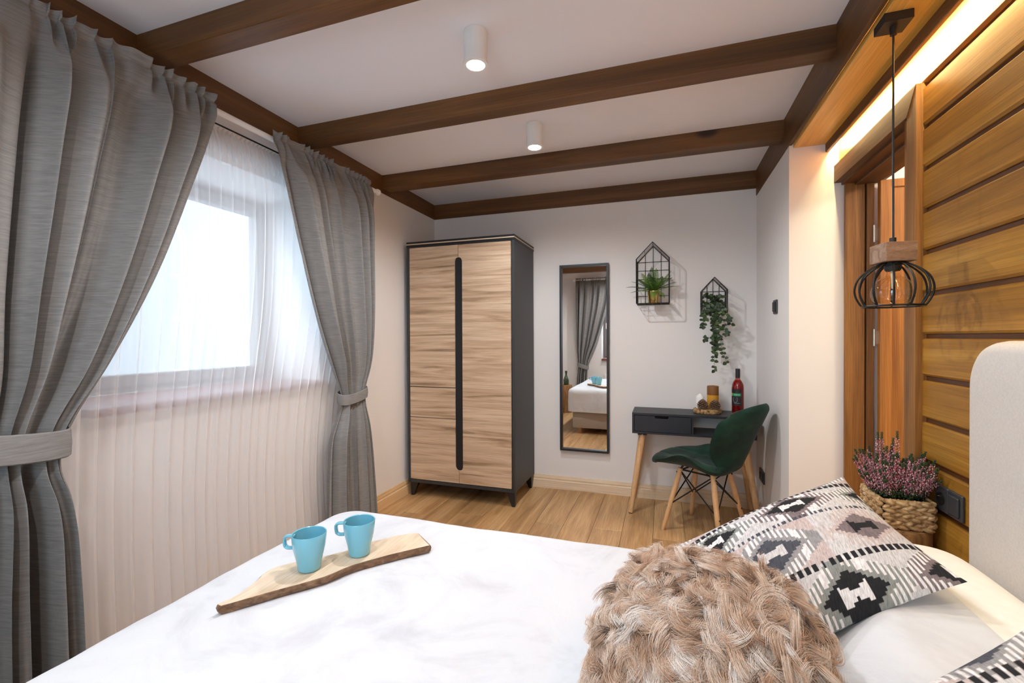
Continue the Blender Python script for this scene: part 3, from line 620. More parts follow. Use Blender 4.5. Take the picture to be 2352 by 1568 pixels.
# ------------------------------------------------------------------ wire house shelves
def wirehouse(lab, cx, hw, z0, ze, zp, depth, nv, nh):
    yf, yb = YB-depth, YB-.006; t = thing('wire_house_shelf', lab, 'wall shelf', (cx, YB, z0))
    def pent(y, s=1): return [(cx-hw,y,z0),(cx-hw,y,ze),(cx,y,zp),(cx+hw,y,ze),(cx+hw,y,z0)]
    obj('front_frame', tube(B(), pent(yf), .0042, 8, True), m_blackmetal, t, True); obj('back_frame', tube(B(), pent(yb), .0042, 8, True), m_blackmetal, t, True)
    def roof(x): return ze+(zp-ze)*(1-abs(x-cx)/hw)
    for i in range(1, nv): x = cx-hw+2*hw*i/nv; obj('back_wire', tube(B(), [(x,yb,z0),(x,yb,roof(x))], .0020, 6), m_blackmetal, t)
    for j in range(1, nh+1): z = z0+(ze-z0)*j/nh; obj('back_wire', tube(B(), [(cx-hw,yb,z),(cx+hw,yb,z)], .0020, 6), m_blackmetal, t)
    for s in (-1, 1):
        x = cx+s*hw
        for j in range(0, nh+1): z = z0+(ze-z0)*j/nh; obj('side_wire', tube(B(), [(x,yf,z),(x,yb,z)], .0017, 6), m_blackmetal, t)
        for k in (1, 2): y = yf+(yb-yf)*k/3; obj('side_wire', tube(B(), [(x,y,z0),(x,y,ze),(cx,y,zp)], .0017, 6), m_blackmetal, t)
        for j in (.5,): xx = cx+s*hw*j; obj('roof_wire', tube(B(), [(xx,yf,roof(xx)),(xx,yb,roof(xx))], .0017, 6), m_blackmetal, t)
    obj('roof_wire', tube(B(), [(cx,yf,zp),(cx,yb,zp)], .0024, 6), m_blackmetal, t)
    for i in range(1, nv): x = cx-hw+2*hw*i/nv; obj('floor_wire', tube(B(), [(x,yf,z0),(x,yb,z0)], .0020, 6), m_blackmetal, t)
    for k in (1, 2): y = yf+(yb-yf)*k/3; obj('floor_wire', tube(B(), [(cx-hw,y,z0),(cx+hw,y,z0)], .0020, 6), m_blackmetal, t)
    return t
wirehouse('larger black wire house shelf holding the fern', -.081, .116, 1.500, 1.828, 1.950, .172, 4, 5)
wirehouse('smaller black wire house shelf holding the trailing plant', .342, .083, 1.422, 1.585, 1.676, .130, 4, 4)
# fern in a brass pot
fx, fy, fz = -.076, 3.565, 1.503
fn = thing('potted_fern', 'green fern in a brass pot inside the larger wire house', 'plant', (fx, fy, fz))
obj('pot', lathe(B(), [(0,0),(.036,0),(.038,.003),(.047,.092),(.045,.092),(.037,.006)], 36, (fx,fy,fz)), m_brass, fn, True)
obj('soil', lathe(B(), [(0,.084),(.0445,.084)], 20, (fx,fy,fz)), m_darkhole, fn)
t = NT('fern_green'); t.set(Roughness=.55); oi = t.n('ShaderNodeObjectInfo'); t.l(t.ramp(oi.outputs['Random'], [(0, lin(40,76,28)), (.6, lin(80,120,40)), (1, lin(124,156,54))]), t.b.inputs['Base Color']); m_fern = t.m
def frond(az, L, rise, droop, seed):
    rg = random.Random(seed); bm = B(); d = Vector((math.cos(az), math.sin(az), 0)); pts = []
    for i in range(22):
        q = i/21; pts.append(Vector((fx,fy,fz+.088))+d*(L*(q**.9)*math.cos(rise*.6))+Vector((0,0,L*(math.sin(rise)*q-droop*q*q))))
    tube(bm, pts, [.0014*(1-.7*i/21)+.0004 for i in range(22)], 5)
    s = d.cross(Vector((0,0,1)))
    for i in range(2, 22):
        q = i/21; w = .035*math.sin(PI*(.12+.86*q))**.8*(1 if q < .95 else .6); tg = (pts[i]-pts[i-1]).normalized()
        for sg in (-1, 1):
            di = (s*sg*.9+tg*.42+Vector((0,0,-.15))).normalized(); p = pts[i]; nrm = di.cross(tg).normalized()
            a, b, c_, e = p+tg*.0022, p+di*w*.55+tg*.0036, p+di*w, p+di*w*.5-tg*.003
            vs = [bm.verts.new(x) for x in (p-tg*.002, e, c_, b, a)]; bm.faces.new(vs)
    return obj('frond', bm, m_fern, fn)
for i, (az, L, rise, dr_) in enumerate(((185,.155,.55,.35),(170,.14,.9,.35),(200,.13,.25,.30),(215,.12,1.0,.3),(150,.12,1.15,.25),(255,.12,1.25,.2),(280,.13,1.35,.1),(95,.13,1.35,.1),(60,.12,1.1,.25),(300,.12,1.1,.3),(330,.13,.95,.3),(355,.135,.5,.3),(10,.135,.75,.32),(25,.13,1.15,.22),(270,.085,.2,.7),(310,.09,.3,.75),(235,.10,.6,.6),(120,.11,1.2,.2),(340,.13,1.25,.15),(230,.12,1.2,.15),(265,.13,1.45,.05))):
    frond(R(az), L*1.38, rise, dr_, i)
# trailing plant
tx, ty, tz = .335, 3.595, 1.428
tp = thing('trailing_plant', 'dark green trailing vine spilling from the smaller wire house', 'plant', (tx, ty, tz))
obj('pot', lathe(B(), [(0,0),(.034,0),(.042,.07),(.040,.07),(.033,.004)], 28, (tx,ty,tz)), m_black, tp, True)
t = NT('vine_green'); t.set(Roughness=.5); oi = t.n('ShaderNodeObjectInfo'); t.l(t.ramp(oi.outputs['Random'], [(0, lin(22,40,18)), (.7, lin(44,68,30)), (1, lin(74,96,44))]), t.b.inputs['Base Color']); m_vine = t.m
bm = B(); LP = [(0,0,0),(.005,.012,.002),(.016,.017,.001),(.030,.010,-.003),(.038,0,-.006)]
L_ = [bm.verts.new(p) for p in LP]; Rr = [L_[0]]+[bm.verts.new((p[0],-p[1],p[2])) for p in LP[1:4]]+[L_[4]]; Mid = [L_[0]]+[bm.verts.new((p[0],0,p[2]-.003)) for p in LP[1:4]]+[L_[4]]
for i in range(4):
    for a, b in ((L_, Mid), (Mid, Rr)):
        vs = []
        for v in (a[i], a[i+1], b[i+1], b[i]):
            if v not in vs: vs.append(v)
        if len(vs) > 2: bm.faces.new(vs)
leafme = bpy.data.meshes.new('leaf'); bm.to_mesh(leafme); bm.free(); leafme.materials.append(m_vine); leafme.shade_smooth()
def leaf(p, d, s, rg):
    o = bpy.data.objects.new('leaf', leafme); COL.objects.link(o); o.parent = tp; x = Vector(d).normalized(); up = Vector((rg.uniform(-.3,.3), -1, rg.uniform(.0,.6))); y = up.cross(x).normalized(); z = x.cross(y)
    m = Matrix(((x.x*s,y.x*s,z.x*s,p[0]-tx),(x.y*s,y.y*s,z.y*s,p[1]-ty),(x.z*s,y.z*s,z.z*s,p[2]-tz),(0,0,0,1))); o.matrix_basis = m
rg = random.Random(5); nl = 0
vines = [(.33,.0,.46,.01),(.35,.01,.40,.03),(.36,.0,.34,-.01),(.31,-.01,.30,.02),(.38,.01,.30,-.02),(.34,.02,.24,.0),(.285,.0,.16,-.012),(.27,.0,.13,.0),(.40,.0,.13,.02),(.36,-.02,.20,.03)]
for vi, (vx, sw, L, drift) in enumerate(vines):
    pts = [Vector((tx,ty,tz+.06)), Vector(((tx+vx)/2, ty-.04, tz+.085)), Vector((vx, ty-.068, tz+.04))]; n = max(4, int(L/.03))
    for i in range(1, n+1):
        q = i/n; pts.append(Vector((vx+drift*q*2+.010*math.sin(5*q+vi*2), ty-.074-.012*math.sin(3*q+vi), tz+.04-L*q)))
    obj('vine', tube(B(), pts, .0011, 5), m_vine, tp)
    for i in range(2, len(pts)):
        for sg in (-1, 1):
            if nl < 250:
                p = pts[i].lerp(pts[i-1], rg.random()*.5); leaf(p, (sg*rg.uniform(.5,1), rg.uniform(-.7,.2), rg.uniform(-.9,.2)), rg.uniform(.55,.85), rg); nl += 1
for k in range(46):
    a = rg.uniform(0, 2*PI); r_ = rg.uniform(.0,.06); p = (tx+r_*math.cos(a)*1.1, ty-.02+r_*math.sin(a)*.8, tz+.05+rg.uniform(0,.075)); leaf(p, (math.cos(a), math.sin(a)-.4, rg.uniform(-.3,.7)), rg.uniform(.6,.95), rg)
for p0, p1 in (((.39,3.52,1.40),(.43,3.51,1.375)),((.375,3.52,1.31),(.415,3.51,1.275)),((.30,3.52,1.25),(.275,3.515,1.235))):
    obj('vine', tube(B(), [p0, p1], .0010, 5), m_vine, tp)
    for sg in ((1,-.2,.3),(.8,-.2,-.7),(.1,-.2,.9),(-.2,-.3,-.9)): leaf(p1, sg, .8, rg)

# ------------------------------------------------------------------ switch and sockets
sw = thing('light_switch', 'dark rocker switch on the white wall corner above the desk', 'switch', (XR, 3.05, 1.385))
obj('plate', box(B(), XR-.010, XR, 3.012, 3.092, 1.385, 1.468, .003), m_darkplastic, sw); obj('rocker', box(B(), XR-.017, XR-.009, 3.026, 3.078, 1.398, 1.456, .003), m_anthracite, sw)
def socket(nm, lab, x, y, z, n):
    s = thing(nm, lab, 'socket', (x, y, z-.042))
    for k in range(n):
        yy = y+(k-(n-1)/2)*.071
        obj('frame', box(B(), x-.010, x, yy-.0355, yy+.0355, z-.041, z+.041, .003), m_darkplastic, s)
        if k == n-1 or n == 1:
            bm = B(); tube(bm, [(x-.0125,yy,z), (x-.004,yy,z)], .021, 24); obj('outlet', bm, m_darkhole, s, True)
            obj('pin', tube(B(), [(x-.018,yy+.004,z+.007), (x-.01,yy+.004,z+.007)], .0018, 8), m_steel, s)
        else: obj('rocker', box(B(), x-.016, x-.009, yy-.027, yy+.027, z-.030, z+.030, .003), m_anthracite, s)
    return s
socket('wall_socket', 'double dark socket on the white wall corner beside the desk legs', XR, 3.44, .305, 2)
socket('wall_socket', 'dark socket and switch pair on the timber wall beside the headboard', XW, 1.785, .725, 2)

# ------------------------------------------------------------------ pendant lamp
px, py = .686, 1.743
pn = thing('pendant_lamp', 'hanging lamp with wooden block, black wire cage and amber bulb', 'lamp', (px, py, 1.343))
bm = B(); box(bm, px-.038, px+.038, py-.038, py+.038, 2.222, 2.25, .001); obj('canopy', bm, m_black, pn)
obj('canopy_neck', tube(B(), [(px,py,2.222),(px,py,2.198)], [.010,.009], 14), m_black, pn, True)
obj('cord', tube(B(), [(px,py,2.20),(px,py,1.8),(px+.001,py,1.55)], .0032, 8), m_black, pn, True)
obj('cord_clamp', tube(B(), [(px,py,1.560),(px,py,1.540)], .009, 14), m_black, pn, True)
bm = B(); box(bm, -.043, .043, -.043, .043, 1.482, 1.541, .0012); bm.transform(Matrix.Translation((px, py, 0)) @ Matrix.Rotation(R(8), 4, 'Z')); obj('wood_block', bm, m_block, pn)
obj('socket', lathe(B(), [(0,1.482),(.026,1.482),(.026,1.474),(.022,1.472),(.022,1.462),(.018,1.455),(0,1.455)], 24, (px,py,0)), m_black, pn, True)
cage = smooth2([(.030,1.480),(.060,1.463),(.086,1.437),(.0965,1.405),(.094,1.378),(.085,1.357),(.077,1.3445)], 4)
for k in range(12):
    a = 2*PI*(k+.35)/12; obj('cage_wire', tube(B(), [(px+r*math.cos(a), py+r*math.sin(a), z) for r, z in cage], .0030, 8), m_blackmetal, pn, True)
obj('cage_ring', tube(B(), [(px+.078*math.cos(a), py+.078*math.sin(a), 1.3445) for a in np.linspace(0, 2*PI, 48, endpoint=False)], .0030, 8, True), m_blackmetal, pn, True)
obj('cage_collar', tube(B(), [(px+.030*math.cos(a), py+.030*math.sin(a), 1.479) for a in np.linspace(0, 2*PI, 32, endpoint=False)], .0035, 8, True), m_blackmetal, pn, True)
bl = obj('bulb', lathe(B(), smooth2([(.0150,1.470),(.0165,1.450),(.021,1.438),(.036,1.428),(.050,1.410),(.056,1.390),(.052,1.367),(.038,1.3525),(.02,1.3465),(0,1.345)], 4), 40, (px,py,0)), m_bulb, pn, True)
m_fil = plain('filament', lin(232,150,70), .5)
for k in range(4):
    a = 2*PI*k/4+.4; obj('filament', tube(B(), [(px+.009*math.cos(a),py+.009*math.sin(a),1.432),(px+.013*math.cos(a),py+.013*math.sin(a),1.372)], .0022, 6), m_fil, bl)
obj('bulb_stem', tube(B(), [(px,py,1.455),(px,py,1.40)], [.006,.003], 10), m_white, bl, True)
# ------------------------------------------------------------------ bed
BZ = .58
bd = thing('bed', 'large upholstered bed with cream rounded headboard against the timber wall', 'bed', (-.22, .70, 0))
obj('base', box(B(), -1.16, .77, -.07, 1.46, .072, .28, .012, 2), m_bedbase, bd, True)
obj('mattress', box(B(), -1.17, .770, -.08, 1.47, .282, .555, .05, 4), m_sheet, bd, True)
for x, y in ((-1.08,.02),(-1.08,1.38),(.66,.02),(.66,1.38)): obj('leg', tube(B(), [(x,y,0),(x,y,.075)], [.022,.032], 16), m_legs, bd, True)
def rrect(y0, y1, z0, z1, r, ex, n=14):
    p = [(y1, z0)]
    for a in np.linspace(0, PI/2, n): p.append((y1-r+r*math.cos(a)**ex, z1-r+r*math.sin(a)**ex))
    for a in np.linspace(PI/2, 0, n): p.append((y0+r-r*math.cos(a)**ex, z1-r+r*math.sin(a)**ex))
    p.append((y0, z0)); return p
HX0, HX1 = .776, .852; layers = []
bm = B(); prev = None
for q, ins in ((HX1, .0), (HX0+.035, 0.0), (HX0+.02, .003), (HX0+.010, .008), (HX0+.003, .017), (HX0, .030)):
    ring = [bm.verts.new((q, a, b)) for a, b in rrect(-.30+ins, 1.562-ins, .10, 1.237-ins, .125-ins*.5, .85)]
    if prev:
        for i in range(len(ring)-1): bm.faces.new((prev[i], prev[i+1], ring[i+1], ring[i]))
    else: bm.faces.new(ring)
    prev = ring
bm.faces.new(prev[::-1]); bmesh.ops.recalc_face_normals(bm, faces=bm.faces); obj('headboard', bm, m_headboard, bd, True)
def fbm(x, y, s, seed=0, oct_=4):
    return sum(mnoise.noise(Vector((x*s*2**k, y*s*2**k, seed+k*7.3)))/2**k for k in range(oct_))
def ramp_z(x): return .128*float(sstep(.22, .43, x))
def bedtop(x, y):
    e = float(sstep(1.58, 1.40, y)); mid = 1-.35*math.exp(-((y-.74)/.05)**2)
    return BZ + ramp_z(x)*mid*(.45+.55*e) + .0045*fbm(x, y, 2.6, 1.0) + .0016*fbm(x, y, 9, 4.0, 3)
xlo, xhi, ylo, yhi, rc, re_ = -1.225, 1.6, -.13, 1.505, .11, .05
gx = np.concatenate([np.linspace(xlo-.30, xlo, 20)[:-1], np.linspace(xlo, .585, 230)]); gy = np.concatenate([np.linspace(ylo-.30, ylo, 12)[:-1], np.linspace(ylo, yhi, 190), np.linspace(yhi, yhi+.30, 18)[1:]])
cx0, cy0, hx, hy = (xlo+xhi)/2, (ylo+yhi)/2, (xhi-xlo)/2, (yhi-ylo)/2
P = np.zeros((len(gx), len(gy), 3))
for i, x in enumerate(gx):
    for j, y in enumerate(gy):
        dx, dy = x-cx0, y-cy0; p = max(0, (abs(dx)-(hx-rc))/rc); q = max(0, (abs(dy)-(hy-rc))/rc); m = max(p, q); ex_, dz = 0, 0
        X, Y = x, y
        if m > 0:
            e = (m-1)*rc; hl_ = math.hypot(p, q)
            if e < -re_: h_ = e; dz = 0
            elif e < re_*(PI/2-1): th = (e+re_)/re_; h_ = -re_+re_*math.sin(th); dz = re_*(1-math.cos(th))
            else: h_ = 0; dz = re_+e-re_*(PI/2-1)
            mm = 1+h_/rc; p2, q2 = p/hl_*mm, q/hl_*mm
            if p > 0: X = cx0+math.copysign(hx-rc+p2*rc, dx)
            if q > 0: Y = cy0+math.copysign(hy-rc+q2*rc, dy)
        X2 = min(max(X, xlo), .6); t_ = bedtop(X2, Y); z = t_-dz
        if Y > 1.2: Y += .055*float(sstep(1.2, 1.5, Y))*ramp_z(X)/.128
        if dz > .05: w = .010*math.sin(9*(X+Y)+1)*min(1, (dz-.05)/.1); Y += w*(1 if q >= p and q > 0 else 0)*math.copysign(1, dy)+0; X += -w*(1 if p > q else 0)
        e2 = (.585-x)
        if e2 < .016: z -= .016*(1-math.sqrt(max(0, 1-((.016-e2)/.016)**2)))
        P[i, j] = (X, Y, max(z, .285))
bk = tag(sheet('blanket', P, m_fleece), 'white fleece blanket spread over the bed and its pillows', 'blanket')
def pillow(y0, y1, lab):
    nu, nv = 40, 56; s = np.sin(np.linspace(-PI/2, PI/2, nu)); t_ = np.sin(np.linspace(-PI/2, PI/2, nv)); Sg, Tg = np.meshgrid(s, t_, indexing='ij')
    g = (np.clip(1-np.abs(Sg)**4, 0, 1)*np.clip(1-np.abs(Tg)**8, 0, 1))**.4
    X = .556+.216*Sg; Y = (y0+y1)/2+(y1-y0)/2*Tg; V = np.concatenate([np.stack([X, Y, .585+.112*g], -1).reshape(-1, 3), np.stack([X, Y, .585-.026*g], -1).reshape(-1, 3)]); n0 = nu*nv; F = gridf(nu, nv)
    return tag(nmesh('pillow', V, F+[(d+n0, c+n0, b+n0, a+n0) for a, b, c, d in F], m_sheet), lab, 'pillow')
pillow(.76, 1.575, 'white bed pillow by the headboard, under the blanket on the heather side'); pillow(-.10, .72, 'white bed pillow by the headboard, on the near side of the bed')

# ------------------------------------------------------------------ patterned cushions
K = {k: np.array(lin(*v)) for k, v in dict(white=(234,230,230), grey=(150,149,151), dark=(40,40,43), mauve=(126,114,117), pink=(196,182,180), light=(206,204,205), slate=(78,81,90), sage=(142,145,142), warm=(212,204,200)).items()}
def kilim(u, v):
    q = 1/92.; u = np.floor(u/q)*q; v = np.floor(v/(q*1.25))*q*1.25
    out = np.zeros(u.shape+(3,)); 
    nu_, nv_ = 2.3, 3.1
    cu, cv = u*nu_+.12, v*nv_+.32; iv = np.floor(cv).astype(int); cu = cu+.5*(iv % 2); iu = np.floor(cu).astype(int)
    x, y = (cu-iu-.5)*2, (cv-iv-.5)*2; d = np.abs(x)+np.abs(y)
    kind = (iu*2+iv*3) % 4
    pal = [('dark','white','mauve','white','light'),('slate','light','grey','white','pink'),('dark','white','sage','white','light'),('mauve','dark','pink','light','light')]
    teeth = ((u*46) % 1) < .5
    for k, (core, bow, ringc, tooth, field) in enumerate(pal):
        m = kind == k; c = np.where((d < 1.22)[..., None], np.where(teeth[..., None], K[tooth], K[ringc]), K[field])
        c = np.where((d < .80)[..., None], K[ringc], c); c = np.where((d < .64)[..., None], K[core], c)
        bowm = (np.abs(x) < .27) & (np.abs(y) < .08+np.abs(x)*.7); c = np.where(bowm[..., None], K[bow], c)
        out = np.where(m[..., None], c, out)
    # dark toothed bands between the diamond rows
    fr = (v*nv_+.32) % 2; band = np.abs(fr-1.0) < .07; out = np.where((band & (((u*30) % 1) < .62))[..., None], K['dark'], out)
    band2 = np.abs(fr-.02) < .05; out = np.where((band2 & (((u*38) % 1) < .5))[..., None], K['slate'], out)
    return out
t = NT('kilim_weave'); t.set(Roughness=.9); t.b.inputs['Specular IOR Level'].default_value = .2
at = t.n('ShaderNodeVertexColor', layer_name='weave'); tc = t.n('ShaderNodeTexCoord'); mp = t.n('ShaderNodeMapping'); mp.inputs['Scale'].default_value = (420, 60, 60); t.l(tc.outputs['Object'], mp.inputs[0])
nz = t.n('ShaderNodeTexNoise', i_Scale=1.0, i_Detail=3.0, i_Roughness=.7); t.l(mp.outputs[0], nz.inputs['Vector'])
t.l(t.mix(1, at.outputs[0], t.ramp(nz.outputs[0], [(.3, (.62,)*3), (.6, (1.1,)*3)]), 'MULTIPLY'), t.b.inputs['Base Color']); t.bump(nz.outputs[0], .25, .002); m_kilim = t.m
def cushion(name, O, e1, e2, a, b, h1, h2, mat, lab, n=340, sag=None, pattern=True, rnd=0):
    O, e1, e2 = np.array(O), np.array(e1, float), np.array(e2, float); e1 /= np.linalg.norm(e1); e2 /= np.linalg.norm(e2); nn = np.cross(e1, e2); nn /= np.linalg.norm(nn)
    if nn[2] < 0: nn = -nn
    def side(n, h):
        s = np.linspace(-1, 1, n); Sg, Tg = np.meshgrid(s, s, indexing='ij')
        px_ = a*Sg*(1-.085*(1-Tg**2)*np.abs(Sg)**1.5); py_ = b*Tg*(1-.085*(1-Sg**2)*np.abs(Tg)**1.5)
        px_ = px_*np.sqrt(1-rnd*Tg**2); py_ = py_*np.sqrt(1-rnd*Sg**2)
        g = (np.clip(1-Sg**2, 0, 1)**.62)*(np.clip(1-Tg**2, 0, 1)**.62)
        return Sg, Tg, px_, py_, h*g
    def place(n, h):
        Sg, Tg, px_, py_, g = side(n, h); z = g
        if sag is not None: z = z + sag(Sg, Tg)
        return Sg, Tg, O+px_[..., None]*e1+py_[..., None]*e2+z[..., None]*nn
    Sg, Tg, Pt = place(n, h1); me_v = Pt.reshape(-1, 3); F = gridf(n, n)
    n2 = 60; S2, T2, Pb = place(n2, -h2); V = np.concatenate([me_v, Pb.reshape(-1, 3)]); n0 = n*n; F2 = [(d+n0, c+n0, b_+n0, a_+n0) for a_, b_, c, d in gridf(n2, n2)]
    o = nmesh(name, V, F+F2, mat)
    if pattern:
        col = o.data.color_attributes.new('weave', 'FLOAT_COLOR', 'POINT')
        c = np.concatenate([kilim((Sg+1)/2, (Tg+1)/2).reshape(-1, 3), kilim((S2+1)/2, (T2+1)/2).reshape(-1, 3)]); c = np.concatenate([c, np.ones((len(c), 1))], 1)
        col.data.foreach_set('color', c.astype(np.float32).ravel())
    return o
def sagf(Sg, Tg): return -.02*(1-Sg)*.5*(1-Tg**2)
k1 = tag(cushion('patterned_cushion', (.295,1.235,.712), (.4655,.205,.18), (-.078,.395,.08), .272, .212, .088, .055, m_kilim, None, sag=lambda s, t_: .0*s), 'large grey and cream kilim-patterned cushion leaning on the far pillow', 'cushion', 'kilim-patterned cushions')
k2 = tag(cushion('patterned_cushion', (.285,.515,.712), (.4655,.205,.18), (-.078,.395,.08), .272, .212, .088, .055, m_kilim, None, 200), 'kilim-patterned cushion at the near side, only its top edge in view', 'cushion', 'kilim-patterned cushions')

# ------------------------------------------------------------------ fur cushion
FO, F1, F2v = np.array((.062,.835,.688)), np.array((.954,-.30,0.)), np.array((.115,.35,.19))
F1 /= np.linalg.norm(F1); F2v -= F1*(F1@F2v); F2v /= np.linalg.norm(F2v); FN = np.cross(F1, F2v); FN *= np.sign(FN[2])
FA, FB, FH = .172, .186, .085
t = NT('fur_backing'); t.set(Base_Color=(*lin(120,92,72), 1), Roughness=.95); m_furback = t.m
t = NT('fur_fibre'); t.set(Roughness=.55); t.b.inputs['Specular IOR Level'].default_value = .25
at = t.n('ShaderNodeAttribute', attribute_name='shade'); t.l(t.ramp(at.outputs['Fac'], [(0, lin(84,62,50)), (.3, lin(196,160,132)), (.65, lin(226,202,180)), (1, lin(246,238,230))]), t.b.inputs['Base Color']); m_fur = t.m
fc = cushion('fur_cushion', FO, F1, F2v, FA, FB, FH, .06, m_furback, None, 50, None, False, .42)
tag(fc, 'shaggy beige-brown fur cushion propped in front of the patterned one', 'cushion')
def fsurf(s, t_):
    px_ = FA*s*(1-.085*(1-t_**2)*np.abs(s)**1.5); py_ = FB*t_*(1-.085*(1-s**2)*np.abs(t_)**1.5)
    px_ = px_*np.sqrt(1-.42*t_**2); py_ = py_*np.sqrt(1-.42*s**2)
    g = FH*(np.clip(1-s**2, 0, 1)**.62)*(np.clip(1-t_**2, 0, 1)**.62)
    return FO+px_[:, None]*F1+py_[:, None]*F2v+g[:, None]*FN
NC, NS, NP = 2000, 95, 10
cs, ct = RNG.uniform(-.99, .99, NC), RNG.uniform(-.99, .99, NC)
N = NC*NS; ci = np.repeat(np.arange(NC), NS)
rr_, aa_ = np.sqrt(RNG.uniform(0, 1, N))*.085, RNG.uniform(0, 2*PI, N)
s = np.clip(cs[ci]+rr_*np.cos(aa_), -.995, .995); t_ = np.clip(ct[ci]+rr_*np.sin(aa_), -.995, .995)
def nrm(s, t_):
    e = .01; a = fsurf(np.clip(s+e, -.999, .999), t_)-fsurf(np.clip(s-e, -.999, .999), t_); b = fsurf(s, np.clip(t_+e, -.999, .999))-fsurf(s, np.clip(t_-e, -.999, .999)); c = np.cross(a, b); c *= np.sign(c@FN)[:, None]; return c/(np.linalg.norm(c, axis=1, keepdims=True)+1e-9)
ncl = nrm(np.clip(cs, -.93, .93), np.clip(ct, -.93, .93))
# combing direction: swirling field over the cushion, locks curl around it
fld = np.array([2.6*mnoise.noise(Vector((a*2.2, b*2.2, 3.1)))+1.4*mnoise.noise(Vector((a*5, b*5, 9.0))) for a, b in zip(cs, ct)])
ang = -1.9+fld*2.0; tang = np.cos(ang)[:, None]*F1+np.sin(ang)[:, None]*F2v; tang -= ncl*np.sum(tang*ncl, 1)[:, None]; tang /= np.linalg.norm(tang, axis=1, keepdims=True); side_ = np.cross(ncl, tang)
Lc = RNG.uniform(.046, .085, NC); curl = RNG.uniform(.8, 2.6, NC)*RNG.choice([-1, 1], NC); ph0 = RNG.uniform(-.5, .5, NC); lift = RNG.uniform(.30, .75, NC); ctr = fsurf(cs, ct)
root = fsurf(s, t_); Pn = np.zeros((N, NP, 3)); ind = RNG.normal(0, 1, (N, 3)); Ls = Lc[ci]*RNG.uniform(.75, 1.15, N)
for k in range(NP):
    q = k/(NP-1); th = ph0[ci]+curl[ci]*q*1.5
    fwd = np.sin(np.abs(curl[ci])*q*1.5+1e-6)/(np.abs(curl[ci])*1.5); sid = (1-np.cos(curl[ci]*q*1.5))/(curl[ci]*1.5)
    off = (tang[ci]*np.cos(ph0[ci])[:, None]+side_[ci]*np.sin(ph0[ci])[:, None])*fwd[:, None]*1.15+(side_[ci]*np.cos(ph0[ci])[:, None]-tang[ci]*np.sin(ph0[ci])[:, None])*sid[:, None]
    up = lift[ci]*np.sin(q*PI*.62)*.62
    conv = 1-.50*q**1.0      # strands gather into the lock
    basep = ctr[ci]+(root-ctr[ci])*conv
    Pn[:, k] = basep+(off*Ls[:, None]+ncl[ci]*(up*Ls)[:, None])+ind*.0021*q
floorz = .588
Pn[..., 2] = np.maximum(Pn[..., 2], floorz)
hc = bpy.data.hair_curves.new('fur'); hc.add_curves([NP]*N)
inv = np.array(fc.matrix_basis.inverted()); Q = Pn.reshape(-1, 3)@inv[:3, :3].T+inv[:3, 3]
hc.attributes['position'].data.foreach_set('vector', Q.astype(np.float32).ravel())
ra = hc.attributes.get('radius') or hc.attributes.new('radius', 'FLOAT', 'POINT'); ra.data.foreach_set('value', np.tile(np.linspace(.00034, .00013, NP), N).astype(np.float32))
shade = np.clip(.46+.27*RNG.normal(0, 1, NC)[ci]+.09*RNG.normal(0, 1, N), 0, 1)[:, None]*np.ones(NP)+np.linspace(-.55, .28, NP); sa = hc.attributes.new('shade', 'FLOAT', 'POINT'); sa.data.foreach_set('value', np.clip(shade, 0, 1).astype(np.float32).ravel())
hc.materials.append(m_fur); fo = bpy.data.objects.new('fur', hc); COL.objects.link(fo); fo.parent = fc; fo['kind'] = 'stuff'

# ------------------------------------------------------------------ serving board and mugs
out = [(-1.032,.804),(-1.023,.848),(-1.036,.919),(-1.048,.958),(-1.038,1.001),(-.966,1.079),(-.919,1.137),(-.87,1.225),(-.772,1.314),(-.69,1.248),(-.757,1.176),(-.836,1.072),(-.874,.984),(-.957,.88),(-1.018,.80)]
def cat(pts, sub=4):
    n = len(pts); r = []
    for i in range(n):
        p0, p1, p2, p3 = (np.array(pts[(i+k) % n]) for k in (-1, 0, 1, 2)); sharp = i in (8, 9, 13, 14)
        for k in range(sub):
            q = k/sub
            r.append(tuple(p1+(p2-p1)*q) if sharp else tuple(.5*((2*p1)+(p2-p0)*q+(2*p0-5*p1+4*p2-p3)*q*q+(3*p1-p0-3*p2+p3)*q**3)))
    return r
pl = cat(out); cen = np.mean(pl, 0); bm = B(); rings = []
rgb = random.Random(2)
for z, ins in ((.5835, .006), (.588, .001), (.597, -.001), (.603, .001), (.605, .004)):
    rings.append([bm.verts.new((p[0]+(cen[0]-p[0])*0+ -ins*(p[0]-cen[0])/np.hypot(*(np.array(p)-cen))+rgb.uniform(-.0008,.0008), p[1]-ins*(p[1]-cen[1])/np.hypot(*(np.array(p)-cen))+rgb.uniform(-.0008,.0008), z)) for p in pl])
n = len(pl)
for A, Q2 in zip(rings, rings[1:]):
    for k in range(n): bm.faces.new((A[k], A[(k+1) % n], Q2[(k+1) % n], Q2[k]))
bm.faces.new(rings[0][::-1]); tf = bm.faces.new(rings[-1]); bmesh.ops.recalc_face_normals(bm, faces=bm.faces)
for f in bm.faces: f.material_index = 1
tf.material_index = 0
tag(obj('serving_board', bm, [m_board, m_bark]), 'long live-edge wooden serving board lying on the white blanket', 'board')
